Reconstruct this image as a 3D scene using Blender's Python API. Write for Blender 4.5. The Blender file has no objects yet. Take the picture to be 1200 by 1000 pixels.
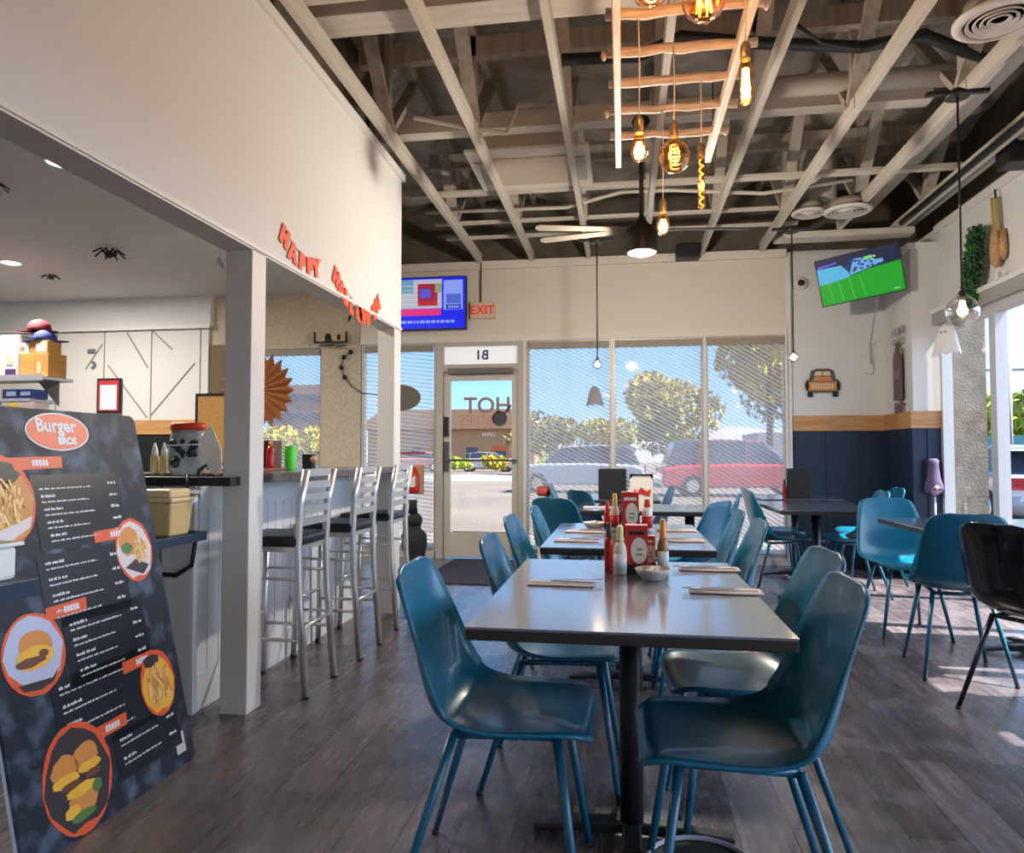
import bpy, math, random
from mathutils import Vector, Matrix, Euler
random.seed(7)
PI = math.pi
R = math.radians
col = bpy.context.scene.collection
sc = bpy.context.scene

# ---------------------------------------------------------------- materials
MATS = {}
def mat(name, color, rough=0.5, metal=0.0, emit=None, estr=0.0, spec=0.5, trans=0.0, bump=0.0, bscale=60, vary=0.0, vscale=6, ior=1.45, coat=0.0):
    if name in MATS: return MATS[name]
    m = bpy.data.materials.new(name); m.use_nodes = True
    nt = m.node_tree; b = nt.nodes['Principled BSDF']
    c = tuple(color) + (1,)
    b.inputs['Base Color'].default_value = c
    b.inputs['Roughness'].default_value = rough
    b.inputs['Metallic'].default_value = metal
    b.inputs['IOR'].default_value = ior
    b.inputs['Specular IOR Level'].default_value = spec
    b.inputs['Coat Weight'].default_value = coat
    if trans: b.inputs['Transmission Weight'].default_value = trans
    if emit:
        b.inputs['Emission Color'].default_value = tuple(emit) + (1,)
        b.inputs['Emission Strength'].default_value = estr
    if vary or bump:
        tc = nt.nodes.new('ShaderNodeTexCoord')
    if vary:
        n = nt.nodes.new('ShaderNodeTexNoise'); n.inputs['Scale'].default_value = vscale; n.inputs['Detail'].default_value = 5
        nt.links.new(tc.outputs['Object'], n.inputs['Vector'])
        r = nt.nodes.new('ShaderNodeValToRGB')
        r.color_ramp.elements[0].position = 0.3; r.color_ramp.elements[1].position = 0.7
        r.color_ramp.elements[0].color = tuple(x * (1 - vary) for x in color) + (1,)
        r.color_ramp.elements[1].color = tuple(min(1, x * (1 + vary)) for x in color) + (1,)
        nt.links.new(n.outputs['Fac'], r.inputs['Fac']); nt.links.new(r.outputs['Color'], b.inputs['Base Color'])
    if bump:
        n2 = nt.nodes.new('ShaderNodeTexNoise'); n2.inputs['Scale'].default_value = bscale; n2.inputs['Detail'].default_value = 6
        nt.links.new(tc.outputs['Object'], n2.inputs['Vector'])
        bp = nt.nodes.new('ShaderNodeBump'); bp.inputs['Strength'].default_value = bump; bp.inputs['Distance'].default_value = 0.02
        nt.links.new(n2.outputs['Fac'], bp.inputs['Height']); nt.links.new(bp.outputs['Normal'], b.inputs['Normal'])
    MATS[name] = m
    return m

def mix_rgb(nt, fac, a, b):
    mx = nt.nodes.new('ShaderNodeMix'); mx.data_type = 'RGBA'
    for s, v in ((0, fac), (6, a), (7, b)):
        if hasattr(v, 'links'): nt.links.new(v, mx.inputs[s])
        elif isinstance(v, (tuple, list)): mx.inputs[s].default_value = tuple(v)[:3] + (1,)
        else: mx.inputs[s].default_value = v
    return mx.outputs[2]

def floor_mat():
    m = bpy.data.materials.new('dark_wood_planks'); m.use_nodes = True
    nt = m.node_tree; b = nt.nodes['Principled BSDF']
    tc = nt.nodes.new('ShaderNodeTexCoord')
    mp = nt.nodes.new('ShaderNodeMapping'); mp.inputs['Rotation'].default_value = (0, 0, R(90))
    nt.links.new(tc.outputs['Object'], mp.inputs['Vector'])
    br = nt.nodes.new('ShaderNodeTexBrick')
    br.inputs['Scale'].default_value = 1.0; br.inputs['Brick Width'].default_value = 1.2; br.inputs['Row Height'].default_value = 0.17
    br.inputs['Mortar Size'].default_value = 0.002; br.inputs['Bias'].default_value = 0.0
    br.inputs['Color1'].default_value = (0.145, 0.120, 0.130, 1); br.inputs['Color2'].default_value = (0.055, 0.044, 0.048, 1)
    br.inputs['Mortar'].default_value = (0.012, 0.01, 0.009, 1)
    nt.links.new(mp.outputs['Vector'], br.inputs['Vector'])
    mp2 = nt.nodes.new('ShaderNodeMapping'); mp2.inputs['Scale'].default_value = (9, 1.0, 1)
    nt.links.new(tc.outputs['Object'], mp2.inputs['Vector'])
    n = nt.nodes.new('ShaderNodeTexNoise'); n.inputs['Scale'].default_value = 3.0; n.inputs['Detail'].default_value = 8; n.inputs['Roughness'].default_value = 0.65
    nt.links.new(mp2.outputs['Vector'], n.inputs['Vector'])
    n3 = nt.nodes.new('ShaderNodeTexNoise'); n3.inputs['Scale'].default_value = 4.0; n3.inputs['Detail'].default_value = 6
    nt.links.new(tc.outputs['Object'], n3.inputs['Vector'])
    r = nt.nodes.new('ShaderNodeValToRGB'); r.color_ramp.elements[0].position = 0.35; r.color_ramp.elements[1].position = 0.72
    r.color_ramp.elements[0].color = (0.6, 0.6, 0.6, 1); r.color_ramp.elements[1].color = (1.5, 1.47, 1.45, 1)
    nt.links.new(n.outputs['Fac'], r.inputs['Fac'])
    mul = nt.nodes.new('ShaderNodeMix'); mul.data_type = 'RGBA'; mul.blend_type = 'MULTIPLY'; mul.inputs[0].default_value = 1
    nt.links.new(br.outputs['Color'], mul.inputs[6]); nt.links.new(r.outputs['Color'], mul.inputs[7])
    r3 = nt.nodes.new('ShaderNodeValToRGB'); r3.color_ramp.elements[0].position = 0.5; r3.color_ramp.elements[1].position = 0.8
    nt.links.new(n3.outputs['Fac'], r3.inputs['Fac'])
    out = mix_rgb(nt, r3.outputs['Color'], mul.outputs[2], (0.16, 0.145, 0.165))
    nt.links.new(out, b.inputs['Base Color'])
    rr = nt.nodes.new('ShaderNodeMapRange'); rr.inputs['To Min'].default_value = 0.17; rr.inputs['To Max'].default_value = 0.36; b.inputs['Specular IOR Level'].default_value = .8
    nt.links.new(n.outputs['Fac'], rr.inputs['Value']); nt.links.new(rr.outputs['Result'], b.inputs['Roughness'])
    bp = nt.nodes.new('ShaderNodeBump'); bp.inputs['Strength'].default_value = 0.12; bp.inputs['Distance'].default_value = 0.01
    nt.links.new(n.outputs['Fac'], bp.inputs['Height']); nt.links.new(bp.outputs['Normal'], b.inputs['Normal'])
    return m

def wood_mat(name, c1, c2, axis='X', scale=4, rough=0.5):
    if name in MATS: return MATS[name]
    m = bpy.data.materials.new(name); m.use_nodes = True
    nt = m.node_tree; b = nt.nodes['Principled BSDF']
    tc = nt.nodes.new('ShaderNodeTexCoord'); mp = nt.nodes.new('ShaderNodeMapping')
    s = {'X': (1, 12, 12), 'Y': (12, 1, 12), 'Z': (12, 12, 1)}[axis]
    mp.inputs['Scale'].default_value = s
    nt.links.new(tc.outputs['Object'], mp.inputs['Vector'])
    n = nt.nodes.new('ShaderNodeTexNoise'); n.inputs['Scale'].default_value = scale; n.inputs['Detail'].default_value = 6
    nt.links.new(mp.outputs['Vector'], n.inputs['Vector'])
    r = nt.nodes.new('ShaderNodeValToRGB'); r.color_ramp.elements[0].position = 0.35; r.color_ramp.elements[1].position = 0.68
    r.color_ramp.elements[0].color = tuple(c1) + (1,); r.color_ramp.elements[1].color = tuple(c2) + (1,)
    nt.links.new(n.outputs['Fac'], r.inputs['Fac']); nt.links.new(r.outputs['Color'], b.inputs['Base Color'])
    b.inputs['Roughness'].default_value = rough
    MATS[name] = m
    return m

def glass_mat(name='window_glass', tint=(1, 1, 1), refl=0.06):
    if name in MATS: return MATS[name]
    m = bpy.data.materials.new(name); m.use_nodes = True
    nt = m.node_tree; nt.nodes.clear()
    o = nt.nodes.new('ShaderNodeOutputMaterial'); mx = nt.nodes.new('ShaderNodeMixShader')
    t = nt.nodes.new('ShaderNodeBsdfTransparent'); t.inputs['Color'].default_value = tint + (1,)
    g = nt.nodes.new('ShaderNodeBsdfGlossy'); g.inputs['Roughness'].default_value = 0.02
    mx.inputs['Fac'].default_value = refl
    nt.links.new(t.outputs[0], mx.inputs[1]); nt.links.new(g.outputs[0], mx.inputs[2]); nt.links.new(mx.outputs[0], o.inputs['Surface'])
    MATS[name] = m
    return m

def shade_mat(name, slope, period, lo=0.08, hi=0.50, c=(0.80, 0.76, 0.72)):
    """woven see-through roller-shade fabric with a diagonal weave"""
    m = bpy.data.materials.new(name); m.use_nodes = True
    nt = m.node_tree; nt.nodes.clear()
    o = nt.nodes.new('ShaderNodeOutputMaterial'); mx = nt.nodes.new('ShaderNodeMixShader')
    t = nt.nodes.new('ShaderNodeBsdfTransparent'); tr = nt.nodes.new('ShaderNodeBsdfTranslucent'); d = nt.nodes.new('ShaderNodeBsdfDiffuse')
    tr.inputs['Color'].default_value = c + (1,); d.inputs['Color'].default_value = c + (1,)
    m2 = nt.nodes.new('ShaderNodeMixShader'); m2.inputs['Fac'].default_value = 0.45
    nt.links.new(tr.outputs[0], m2.inputs[1]); nt.links.new(d.outputs[0], m2.inputs[2])
    tc = nt.nodes.new('ShaderNodeTexCoord'); sp = nt.nodes.new('ShaderNodeSeparateXYZ'); nt.links.new(tc.outputs['Object'], sp.inputs[0])
    a = nt.nodes.new('ShaderNodeMath'); a.operation = 'MULTIPLY'; a.inputs[1].default_value = slope; nt.links.new(sp.outputs['X'], a.inputs[0])
    b = nt.nodes.new('ShaderNodeMath'); b.operation = 'ADD'; nt.links.new(a.outputs[0], b.inputs[0]); nt.links.new(sp.outputs['Z'], b.inputs[1])
    e = nt.nodes.new('ShaderNodeMath'); e.operation = 'MULTIPLY'; e.inputs[1].default_value = 2 * PI / period; nt.links.new(b.outputs[0], e.inputs[0])
    s = nt.nodes.new('ShaderNodeMath'); s.operation = 'SINE'; nt.links.new(e.outputs[0], s.inputs[0])
    mr = nt.nodes.new('ShaderNodeMapRange'); mr.inputs['From Min'].default_value = -1; mr.inputs['From Max'].default_value = 1
    mr.inputs['To Min'].default_value = lo; mr.inputs['To Max'].default_value = hi
    nt.links.new(s.outputs[0], mr.inputs['Value']); nt.links.new(mr.outputs['Result'], mx.inputs['Fac'])
    nt.links.new(t.outputs[0], mx.inputs[1]); nt.links.new(m2.outputs[0], mx.inputs[2]); nt.links.new(mx.outputs[0], o.inputs['Surface'])
    return m

# ---------------------------------------------------------------- mesh builder
class MB:
    def __init__(s): s.v = []; s.f = []; s.sm = []
    def add(s, vs, fs, smooth=False):
        n = len(s.v); s.v += [tuple(v) for v in vs]
        for f in fs: s.f.append(tuple(i + n for i in f)); s.sm.append(smooth)
        return s
    def box(s, x0, x1, y0, y1, z0, z1):
        vs = [(x, y, z) for z in (z0, z1) for y in (y0, y1) for x in (x0, x1)]
        return s.add(vs, [(0, 2, 3, 1), (4, 5, 7, 6), (0, 1, 5, 4), (2, 6, 7, 3), (0, 4, 6, 2), (1, 3, 7, 5)])
    def cbox(s, c, d, rot=None, taper=1.0):
        vs = []
        for z in (-.5, .5):
            k = taper if z > 0 else 1
            for y in (-.5, .5):
                for x in (-.5, .5):
                    v = Vector((x * d[0] * k, y * d[1] * k, z * d[2]))
                    if rot is not None: v = rot @ v
                    vs.append(v + Vector(c))
        return s.add(vs, [(0, 2, 3, 1), (4, 5, 7, 6), (0, 1, 5, 4), (2, 6, 7, 3), (0, 4, 6, 2), (1, 3, 7, 5)])
    def bar(s, p0, p1, w, h, up=(0, 0, 1)):
        p0 = Vector(p0); p1 = Vector(p1); d = (p1 - p0); L = d.length; d.normalize(); u = Vector(up)
        x = d.cross(u)
        if x.length < 1e-4: x = d.cross(Vector((0, 1, 0)))
        x.normalize(); u = x.cross(d)
        M = Matrix((x, d, u)).transposed()
        return s.cbox((p0 + p1) / 2, (w, L, h), M)
    def tube(s, pts, r, n=10, cap=True, smooth=True):
        pts = [Vector(p) for p in pts]; rs = r if isinstance(r, (list, tuple)) else [r] * len(pts)
        vs = []; prev = None
        for i, p in enumerate(pts):
            d = (pts[min(i + 1, len(pts) - 1)] - pts[max(i - 1, 0)]).normalized()
            if prev is None:
                a = Vector((0, 0, 1)) if abs(d.z) < .9 else Vector((1, 0, 0))
                x = d.cross(a).normalized()
            else:
                x = (prev - d * prev.dot(d)).normalized()
            prev = x; y = d.cross(x)
            for k in range(n):
                t = 2 * PI * k / n; vs.append(p + (x * math.cos(t) + y * math.sin(t)) * rs[i])
        fs = []
        for i in range(len(pts) - 1):
            for k in range(n): fs.append((i * n + k, i * n + (k + 1) % n, (i + 1) * n + (k + 1) % n, (i + 1) * n + k))
        s.add(vs, fs, smooth)
        if cap:
            m = len(s.v) - len(vs)
            s.f.append(tuple(m + k for k in reversed(range(n)))); s.sm.append(False)
            s.f.append(tuple(m + (len(pts) - 1) * n + k for k in range(n))); s.sm.append(False)
        return s
    def lathe(s, prof, c=(0, 0, 0), n=20, rot=None, smooth=True, sx=1, sy=1):
        vs = []; c = Vector(c)
        for r, z in prof:
            for k in range(n):
                t = 2 * PI * k / n; v = Vector((r * math.cos(t) * sx, r * math.sin(t) * sy, z))
                if rot is not None: v = rot @ v
                vs.append(v + c)
        fs = []
        for i in range(len(prof) - 1):
            for k in range(n): fs.append((i * n + k, i * n + (k + 1) % n, (i + 1) * n + (k + 1) % n, (i + 1) * n + k))
        m = len(s.v)
        s.add(vs, fs, smooth)
        if prof[0][0] > 1e-5: s.f.append(tuple(m + k for k in reversed(range(n)))); s.sm.append(False)
        if prof[-1][0] > 1e-5: s.f.append(tuple(m + (len(prof) - 1) * n + k for k in range(n))); s.sm.append(False)
        return s
    def ball(s, c, r, n=14, sz=1.0, sx=1.0, sy=1.0, rot=None):
        m = max(6, n // 2 + 2)
        prof = [(max(1e-4, r * math.sin(PI * i / m)), -r * sz * math.cos(PI * i / m)) for i in range(m + 1)]
        return s.lathe(prof, c, n, rot, True, sx, sy)
    def prism(s, poly, t, M=None):
        """poly in local xy, extruded from z=0 to z=t, then moved by M"""
        M = M or Matrix.Identity(4); n = len(poly)
        vs = [M @ Vector((p[0], p[1], z)) for z in (0, t) for p in poly]
        fs = [tuple(reversed(range(n))), tuple(range(n, 2 * n))] + [(i, (i + 1) % n, n + (i + 1) % n, n + i) for i in range(n)]
        return s.add(vs, fs)
    def build(s, name, m, parent=None, bevel=0, sub=0, solid=0):
        me = bpy.data.meshes.new(name); me.from_pydata(s.v, [], s.f); me.update()
        for p, q in zip(me.polygons, s.sm): p.use_smooth = q
        o = bpy.data.objects.new(name, me); col.objects.link(o)
        if m: me.materials.append(m)
        if parent is not None: o.parent = parent
        if solid:
            md = o.modifiers.new('s', 'SOLIDIFY'); md.thickness = solid; md.offset = 0
        if bevel:
            md = o.modifiers.new('b', 'BEVEL'); md.width = bevel; md.segments = 2; md.limit_method = 'ANGLE'
        if sub:
            md = o.modifiers.new('u', 'SUBSURF'); md.levels = sub; md.render_levels = sub
        return o

def thing(name, label, cat, loc=(0, 0, 0), rz=0, group=None):
    o = bpy.data.objects.new(name, None); col.objects.link(o)
    o.location = loc; o.rotation_euler = (0, 0, rz); o['label'] = label; o['category'] = cat
    if group: o['group'] = group
    return o
def tag(o, label, cat, group=None, kind=None):
    o['label'] = label; o['category'] = cat
    if group: o['group'] = group
    if kind: o['kind'] = kind
    return o
def struct(mb, name, m, parent=None, label=None, **k):
    o = mb.build(name, m, parent, **k)
    if parent is None: o['kind'] = 'structure'
    if label: o['label'] = label
    return o
def dup(root, loc, rz, label, group=None):
    r = root.copy(); col.objects.link(r); r.location = loc; r.rotation_euler = (0, 0, rz); r['label'] = label
    if group: r['group'] = group
    for ch in list(root.children):
        c = ch.copy(); col.objects.link(c); c.parent = r
        for g in list(ch.children):
            d = g.copy(); col.objects.link(d); d.parent = c
    return r
def text_obj(name, body, size, M, m, parent=None, depth=0.002, mirror=False, align='CENTER', bold=0.0):
    cu = bpy.data.curves.new(name, 'FONT'); cu.body = body; cu.size = size; cu.extrude = depth / 2
    cu.align_x = align; cu.align_y = 'CENTER'; cu.offset = bold; cu.resolution_u = 3
    t = bpy.data.objects.new(name, cu); col.objects.link(t)
    dg = bpy.context.evaluated_depsgraph_get()
    me = bpy.data.meshes.new_from_object(t.evaluated_get(dg))
    bpy.data.objects.remove(t)
    S = Matrix.Diagonal((-1, 1, 1, 1)) if mirror else Matrix.Identity(4)
    me.transform(M @ S)
    me.materials.clear(); me.materials.append(m)
    o = bpy.data.objects.new(name, me); col.objects.link(o)
    if parent is not None: o.parent = parent
    return o
def frame(origin, xdir, ydir):
    x = Vector(xdir).normalized(); y = Vector(ydir).normalized(); z = x.cross(y)
    M = Matrix((x, y, z)).transposed().to_4x4(); M.translation = Vector(origin)
    return M
def ell(cx, cy, rx, ry, n=28, wob=0.0, a0=0, seed=0):
    rr = random.Random(seed)
    return [(cx + rx * (1 + wob * rr.uniform(-1, 1)) * math.cos(2 * PI * i / n + a0), cy + ry * (1 + wob * rr.uniform(-1, 1)) * math.sin(2 * PI * i / n + a0)) for i in range(n)]
def rect(cx, cy, w, h): return [(cx - w / 2, cy - h / 2), (cx + w / 2, cy - h / 2), (cx + w / 2, cy + h / 2), (cx - w / 2, cy + h / 2)]
# ---------------------------------------------------------------- palette
WALL = mat('painted_wall', (0.68, 0.675, 0.66), 0.7, bump=0.04, bscale=90)
WALLW = mat('cream_panel', (0.66, 0.63, 0.58), 0.55)
TRIMW = mat('white_trim', (0.74, 0.72, 0.68), 0.5)
POSTW = mat('post_paint', (0.68, 0.65, 0.60), 0.5)
ALU = mat('aluminium_frame', (0.50, 0.47, 0.43), 0.4, metal=0.25)
BRIGHTALU = mat('brushed_steel', (0.62, 0.60, 0.57), 0.28, metal=0.95)
CHROME = mat('chrome', (0.75, 0.75, 0.75), 0.12, metal=1.0)
BLACK = mat('black_satin', (0.012, 0.012, 0.014), 0.4)
BLACKM = mat('black_matte', (0.01, 0.01, 0.011), 0.75)
NAVY = mat('navy_wainscot', (0.012, 0.026, 0.06), 0.45)
ORWOOD = wood_mat('orange_wood_trim', (0.42, 0.20, 0.07), (0.60, 0.32, 0.13), 'X', 3, 0.45)
CHARC = mat('charcoal_laminate', (0.12, 0.135, 0.185), 0.18, spec=.9, coat=1.0, vary=0.12, vscale=30)
EDGE = mat('table_edge_dark', (0.022, 0.018, 0.017), 0.4)
TRUSS = wood_mat('truss_lumber', (0.50, 0.455, 0.385), (0.60, 0.55, 0.47), 'Y', 2, 0.75)
TRUSSD = wood_mat('web_lumber', (0.36, 0.31, 0.25), (0.50, 0.44, 0.36), 'Z', 2, 0.8)
PIPE = mat('painted_pipe', (0.55, 0.50, 0.43), 0.55)
DUCT = mat('cream_duct', (0.60, 0.56, 0.49), 0.55)
GLASS = glass_mat()

for _m in (CHARC,): _m.node_tree.nodes['Principled BSDF'].inputs['Coat Roughness'].default_value = .12; _m.node_tree.nodes['Principled BSDF'].inputs['Coat IOR'].default_value = 1.8
def struct_empty(name):
    o = bpy.data.objects.new(name, None); col.objects.link(o); o['kind'] = 'structure'; return o

# floor and outside ground
struct(MB().box(-9.0, 3.05, -3.0, 8.06, -0.12, 0), 'floor', floor_mat())

# left header wall (fascia over bar opening)
struct(MB().box(-1.80, -1.66, -3.0, 5.28, 2.10, 3.30), 'wall_left', WALL)
struct(MB().box(-1.66, -1.652, -3.0, 5.285, 2.10, 2.118).box(-1.80, -1.66, -3.0, 5.28, 2.092, 2.10), 'trim_header_bead', TRIMW)
struct(MB().box(-1.70, -1.636, -3.0, 5.30, 3.245, 3.30), 'trim_left_top', TRIMW)
# the posts
struct(MB().box(-1.79, -1.66, 3.05, 3.18, 0, 2.10), 'trim_near_post', POSTW, bevel=0.004)
struct(MB().box(-1.79, -1.66, 5.13, 5.28, 0, 2.10), 'trim_far_post', POSTW, bevel=0.004)
# kitchen ceiling and walls
struct(MB().box(-9.0, -1.80, -3.0, 5.28, 3.05, 3.12).box(-9.0, -3.0, 5.28, 8.0, 3.05, 3.12), 'ceiling_kitchen', WALL)
struct(MB().box(-9.0, -8.9, -3.0, 8.0, 0, 3.05), 'wall_kitchen_left', WALL)
# back wall: kitchen portion
struct(MB().box(-9.0, -4.62, 8.0, 8.12, 0, 3.12).box(-4.62, -3.46, 8.0, 8.12, 2.40, 3.12).box(-4.62, -3.46, 8.0, 8.12, 0, 0.9)
       .box(-3.46, -2.98, 7.97, 8.12, 0, 2.60).box(-3.46, -1.80, 8.0, 8.12, 2.40, 3.12), 'wall_back_kitchen',
       mat('bar_back_wall', (0.50, 0.42, 0.31), 0.8, vary=0.12, vscale=25, bump=0.1, bscale=120))
struct(MB().box(-9.0, -4.84, 7.93, 8.0, 2.69, 3.05), 'wall_kitchen_soffit', WALL)
struct(MB().box(-9.0, -4.84, 7.90, 7.94, 2.66, 2.70), 'trim_soffit_lip', TRIMW)
struct(MB().box(-4.84, -4.66, 7.95, 8.0, 1.60, 2.46), 'trim_brown_board', mat('brown_board', (.13, .075, .035), .6))
# barn style cream panels with V grooves
pan = MB(); pan.box(-9.0, -4.88, 7.96, 8.0, 1.57, 2.66)
struct(pan, 'wall_kitchen_panels', WALLW)
gr = MB(); GC = 7.955
for x in (-6.9, -6.25, -5.62, -4.98):
    gr.box(x - .006, x + .006, GC, 7.962, 1.57, 2.66)
for a, b in (((-5.62, 2.66), (-5.35, 2.42)), ((-5.62, 1.62), (-5.05, 2.25)), ((-5.95, 2.64), (-5.66, 2.2)), ((-6.2, 2.25), (-5.66, 1.6)), ((-6.28, 2.5), (-6.5, 2.2))):
    gr.bar((a[0], 7.958, a[1]), (b[0], 7.958, b[1]), 0.012, 0.012, (0, 1, 0))
struct(gr, 'trim_panel_grooves', mat('groove', (0.22, 0.19, 0.16), 0.8))
struct(MB().box(-9.0, -4.88, 7.93, 8.0, 1.40, 1.57), 'trim_kitchen_band', ORWOOD)
struct(MB().box(-9.0, -4.88, 7.95, 8.0, 0, 1.40), 'wall_kitchen_wainscot', BLACK)

# back wall: dining side soffit above windows
sof = MB().box(-2.98, 1.71, 7.97, 8.12, 2.42, 3.32)
struct(sof, 'wall_back', mat('back_wall_paint', (0.68, 0.625, 0.53), 0.7, bump=0.03, bscale=80))
struct(MB().box(-2.98, 1.72, 7.93, 7.97, 3.24, 3.33).box(-2.98, 1.71, 7.945, 7.97, 2.42, 2.50), 'trim_back_soffit', mat('soffit_trim', (0.72, 0.66, 0.57), 0.6))
# truck sign wall
struct(MB().box(1.76, 2.96, 8.02, 8.12, 0, 3.30), 'wall_back_right', WALL)
struct(MB().box(1.71, 1.76, 7.97, 8.12, 0, 3.30), 'trim_wall_corner', TRIMW)
struct(MB().box(1.77, 2.70, 7.985, 8.02, 1.405, 1.565).box(2.665, 2.70, 7.29, 7.985, 1.405, 1.565).box(2.665, 2.945, 7.265, 7.29, 1.405, 1.565), 'trim_wood_band', ORWOOD)
wn = MB().box(1.77, 2.70, 8.0, 8.02, 0.10, 1.405).box(2.68, 2.70, 7.30, 8.0, 0.10, 1.405).box(2.68, 2.94, 7.28, 7.30, 0.10, 1.405)
struct(wn, 'wall_wainscot', NAVY)
bt = MB()
for x in (1.80, 2.11, 2.42): bt.box(x - .012, x + .012, 7.99, 8.0, 0.10, 1.405)
for y in (7.42, 7.62, 7.82): bt.box(2.67, 2.68, y - .012, y + .012, 0.10, 1.405)
for x in (2.82,): bt.box(x - .012, x + .012, 7.27, 7.28, 0.10, 1.405)
struct(bt, 'trim_wainscot_battens', NAVY)
struct(MB().box(1.77, 2.68, 7.97, 8.02, 0, 0.10).box(2.65, 2.70, 7.28, 7.98, 0, 0.10).box(2.65, 2.94, 7.25, 7.28, 0, .1), 'baseboard_back_right', mat('dark_baseboard', (0.035, 0.025, 0.022), 0.5))
# pillar
struct(MB().box(2.70, 2.945, 7.30, 8.02, 0, 3.14), 'wall_pillar', WALL)
struct(MB().box(2.67, 2.95, 7.27, 8.02, 3.10, 3.16), 'trim_pillar_cap', TRIMW)
# right wall: header over windows, low curb, near solid bit
struct(MB().box(2.94, 3.06, -3.0, 8.12, 2.47, 3.30), 'wall_right', WALL)
struct(MB().box(2.91, 2.95, -3.0, 7.30, 3.24, 3.31), 'trim_right_top', TRIMW)
struct(MB().box(2.88, 2.96, -3.0, 7.30, 2.37, 2.47), 'trim_right_window_head', mat('grey_head', (0.34, 0.32, 0.31), 0.5))
struct(MB().box(2.86, 2.94, -3.0, 7.30, 2.47, 2.51), 'trim_right_ledge', TRIMW)
struct(MB().box(2.90, 3.04, -3.0, 7.30, 0.0, 0.10), 'baseboard_right', mat('dark_baseboard', (0.035, 0.025, 0.022), 0.5))

# ---------------------------------------------------------------- storefront windows
def storefront(idx, x0, x1, z0=0.06, z1=2.42, y=8.0):
    w = struct_empty('window_%d' % idx)
    t = 0.035
    MB().box(x0, x0 + t, y - .03, y + .05, z0, z1).box(x1 - t, x1, y - .03, y + .05, z0, z1).box(x0 + t, x1 - t, y - .03, y + .05, z1 - t, z1).box(x0 + t, x1 - t, y - .03, y + .05, z0, z0 + t).build('window_frame', ALU, w)
    MB().box(x0 + t, x1 - t, y + .005, y + .011, z0 + t, z1 - t).build('window_pane', GLASS, w)
    return w
storefront(1, -1.06, -0.11); storefront(2, -0.11, 0.87); storefront(3, 0.87, 1.71)
storefront(4, -2.97, -2.08)
storefront(5, -4.62, -3.46, 0.9, 2.40, 8.04)
struct(MB().box(-2.98, -2.10, 7.95, 8.1, 0, 0.06).box(-1.08, 1.71, 7.95, 8.1, 0, 0.06), 'trim_window_sill', ALU)
# mullion caps bright white
struct(MB().box(-0.125, -0.095, 7.93, 7.97, 0.06, 2.42).box(0.855, 0.885, 7.93, 7.97, 0.06, 2.42).box(-1.085, -1.06, 7.93, 7.97, 0.06, 2.42).box(1.69, 1.71, 7.93, 7.97, 0.06, 2.42), 'trim_mullions', mat('mullion_white', (0.72, 0.69, 0.64), 0.45))
# roller shades
SH1 = shade_mat('shade_weave', 0.52, 0.043)
SH2 = shade_mat('shade_weave_steep', 0.62, 0.046)
SH3 = shade_mat('shade_weave_flat', 0.12, 0.045)
def shade(x0, x1, m, label, ztop=2.40, zb=0.10, y=7.955):
    t = thing('roller_shade', label, 'window shade', ((x0 + x1) / 2, y, zb), 0, 'woven roller shades on the storefront')
    w = (x1 - x0) / 2
    MB().box(-w, w, -.001, .001, 0.015, ztop - zb - .06).build('fabric', m, t)
    MB().box(-w, w, -.02, .015, ztop - zb - .075, ztop - zb).build('cassette', mat('shade_cassette', (0.30, 0.26, 0.21), 0.6), t)
    MB().box(-w, w, -.006, .006, 0, 0.02).build('bottom_rail', mat('shade_rail', (0.25, 0.22, 0.19), 0.5), t)
shade(-1.03, -0.14, SH1, 'woven roller shade on the window immediately right of the glass door')
shade(-0.08, 0.84, SH1, 'woven roller shade on the middle window, behind the black menu box')
shade(0.90, 1.68, SH2, 'woven roller shade on the window next to the truck sign wall')
shade(-2.93, -2.12, SH3, 'woven roller shade on the window between far post and glass door')
shade(-4.59, -3.49, SH1, 'woven roller shade on the window behind the bar with the paper fan', 2.39, 0.95, 7.985)

# right side storefront
def side_window(idx, y0, y1):
    w = struct_empty('window_%d' % idx); t = 0.05; x = 2.97
    MB().box(x - .04, x + .05, y0, y0 + t, .1, 2.37).box(x - .04, x + .05, y1 - t, y1, .1, 2.37).box(x - .04, x + .05, y0 + t, y1 - t, 2.30, 2.37).box(x - .04, x + .05, y0 + t, y1 - t, .1, .16).build('window_frame', mat('light_frame', (0.55, 0.55, 0.56), 0.4, metal=0.2), w)
    MB().box(x, x + .006, y0 + t, y1 - t, .16, 2.30).build('window_pane', GLASS, w)
ys = [7.28, 6.30, 5.2, 4.1, 3.0, 1.9, 0.8, -0.3, -1.4]
for i in range(len(ys) - 1): side_window(6 + i, ys[i + 1], ys[i])

# ---------------------------------------------------------------- door
d = struct_empty('door_1')
MB().box(-2.08, -2.0, 7.93, 8.08, 0, 2.42).box(-1.15, -1.085, 7.93, 8.08, 0, 2.42).box(-2.0, -1.15, 7.93, 8.08, 2.38, 2.42).box(-2.0, -1.15, 7.93, 8.08, 2.09, 2.17).build('door_frame', mat('door_frame_paint', (0.46, 0.42, 0.36), 0.45, metal=0.1), d)
MB().box(-1.995, -1.92, 7.96, 8.01, 0.02, 2.08).box(-1.22, -1.155, 7.96, 8.01, 0.02, 2.08).box(-1.92, -1.22, 7.96, 8.01, 1.99, 2.08).box(-1.92, -1.22, 7.96, 8.01, 0.02, 0.29).build('door_leaf', mat('door_leaf_paint', (0.56, 0.51, 0.44), 0.45, metal=0.1), d)
MB().box(-1.92, -1.22, 7.985, 7.991, 0.29, 1.99).build('door_pane', GLASS, d)
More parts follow.
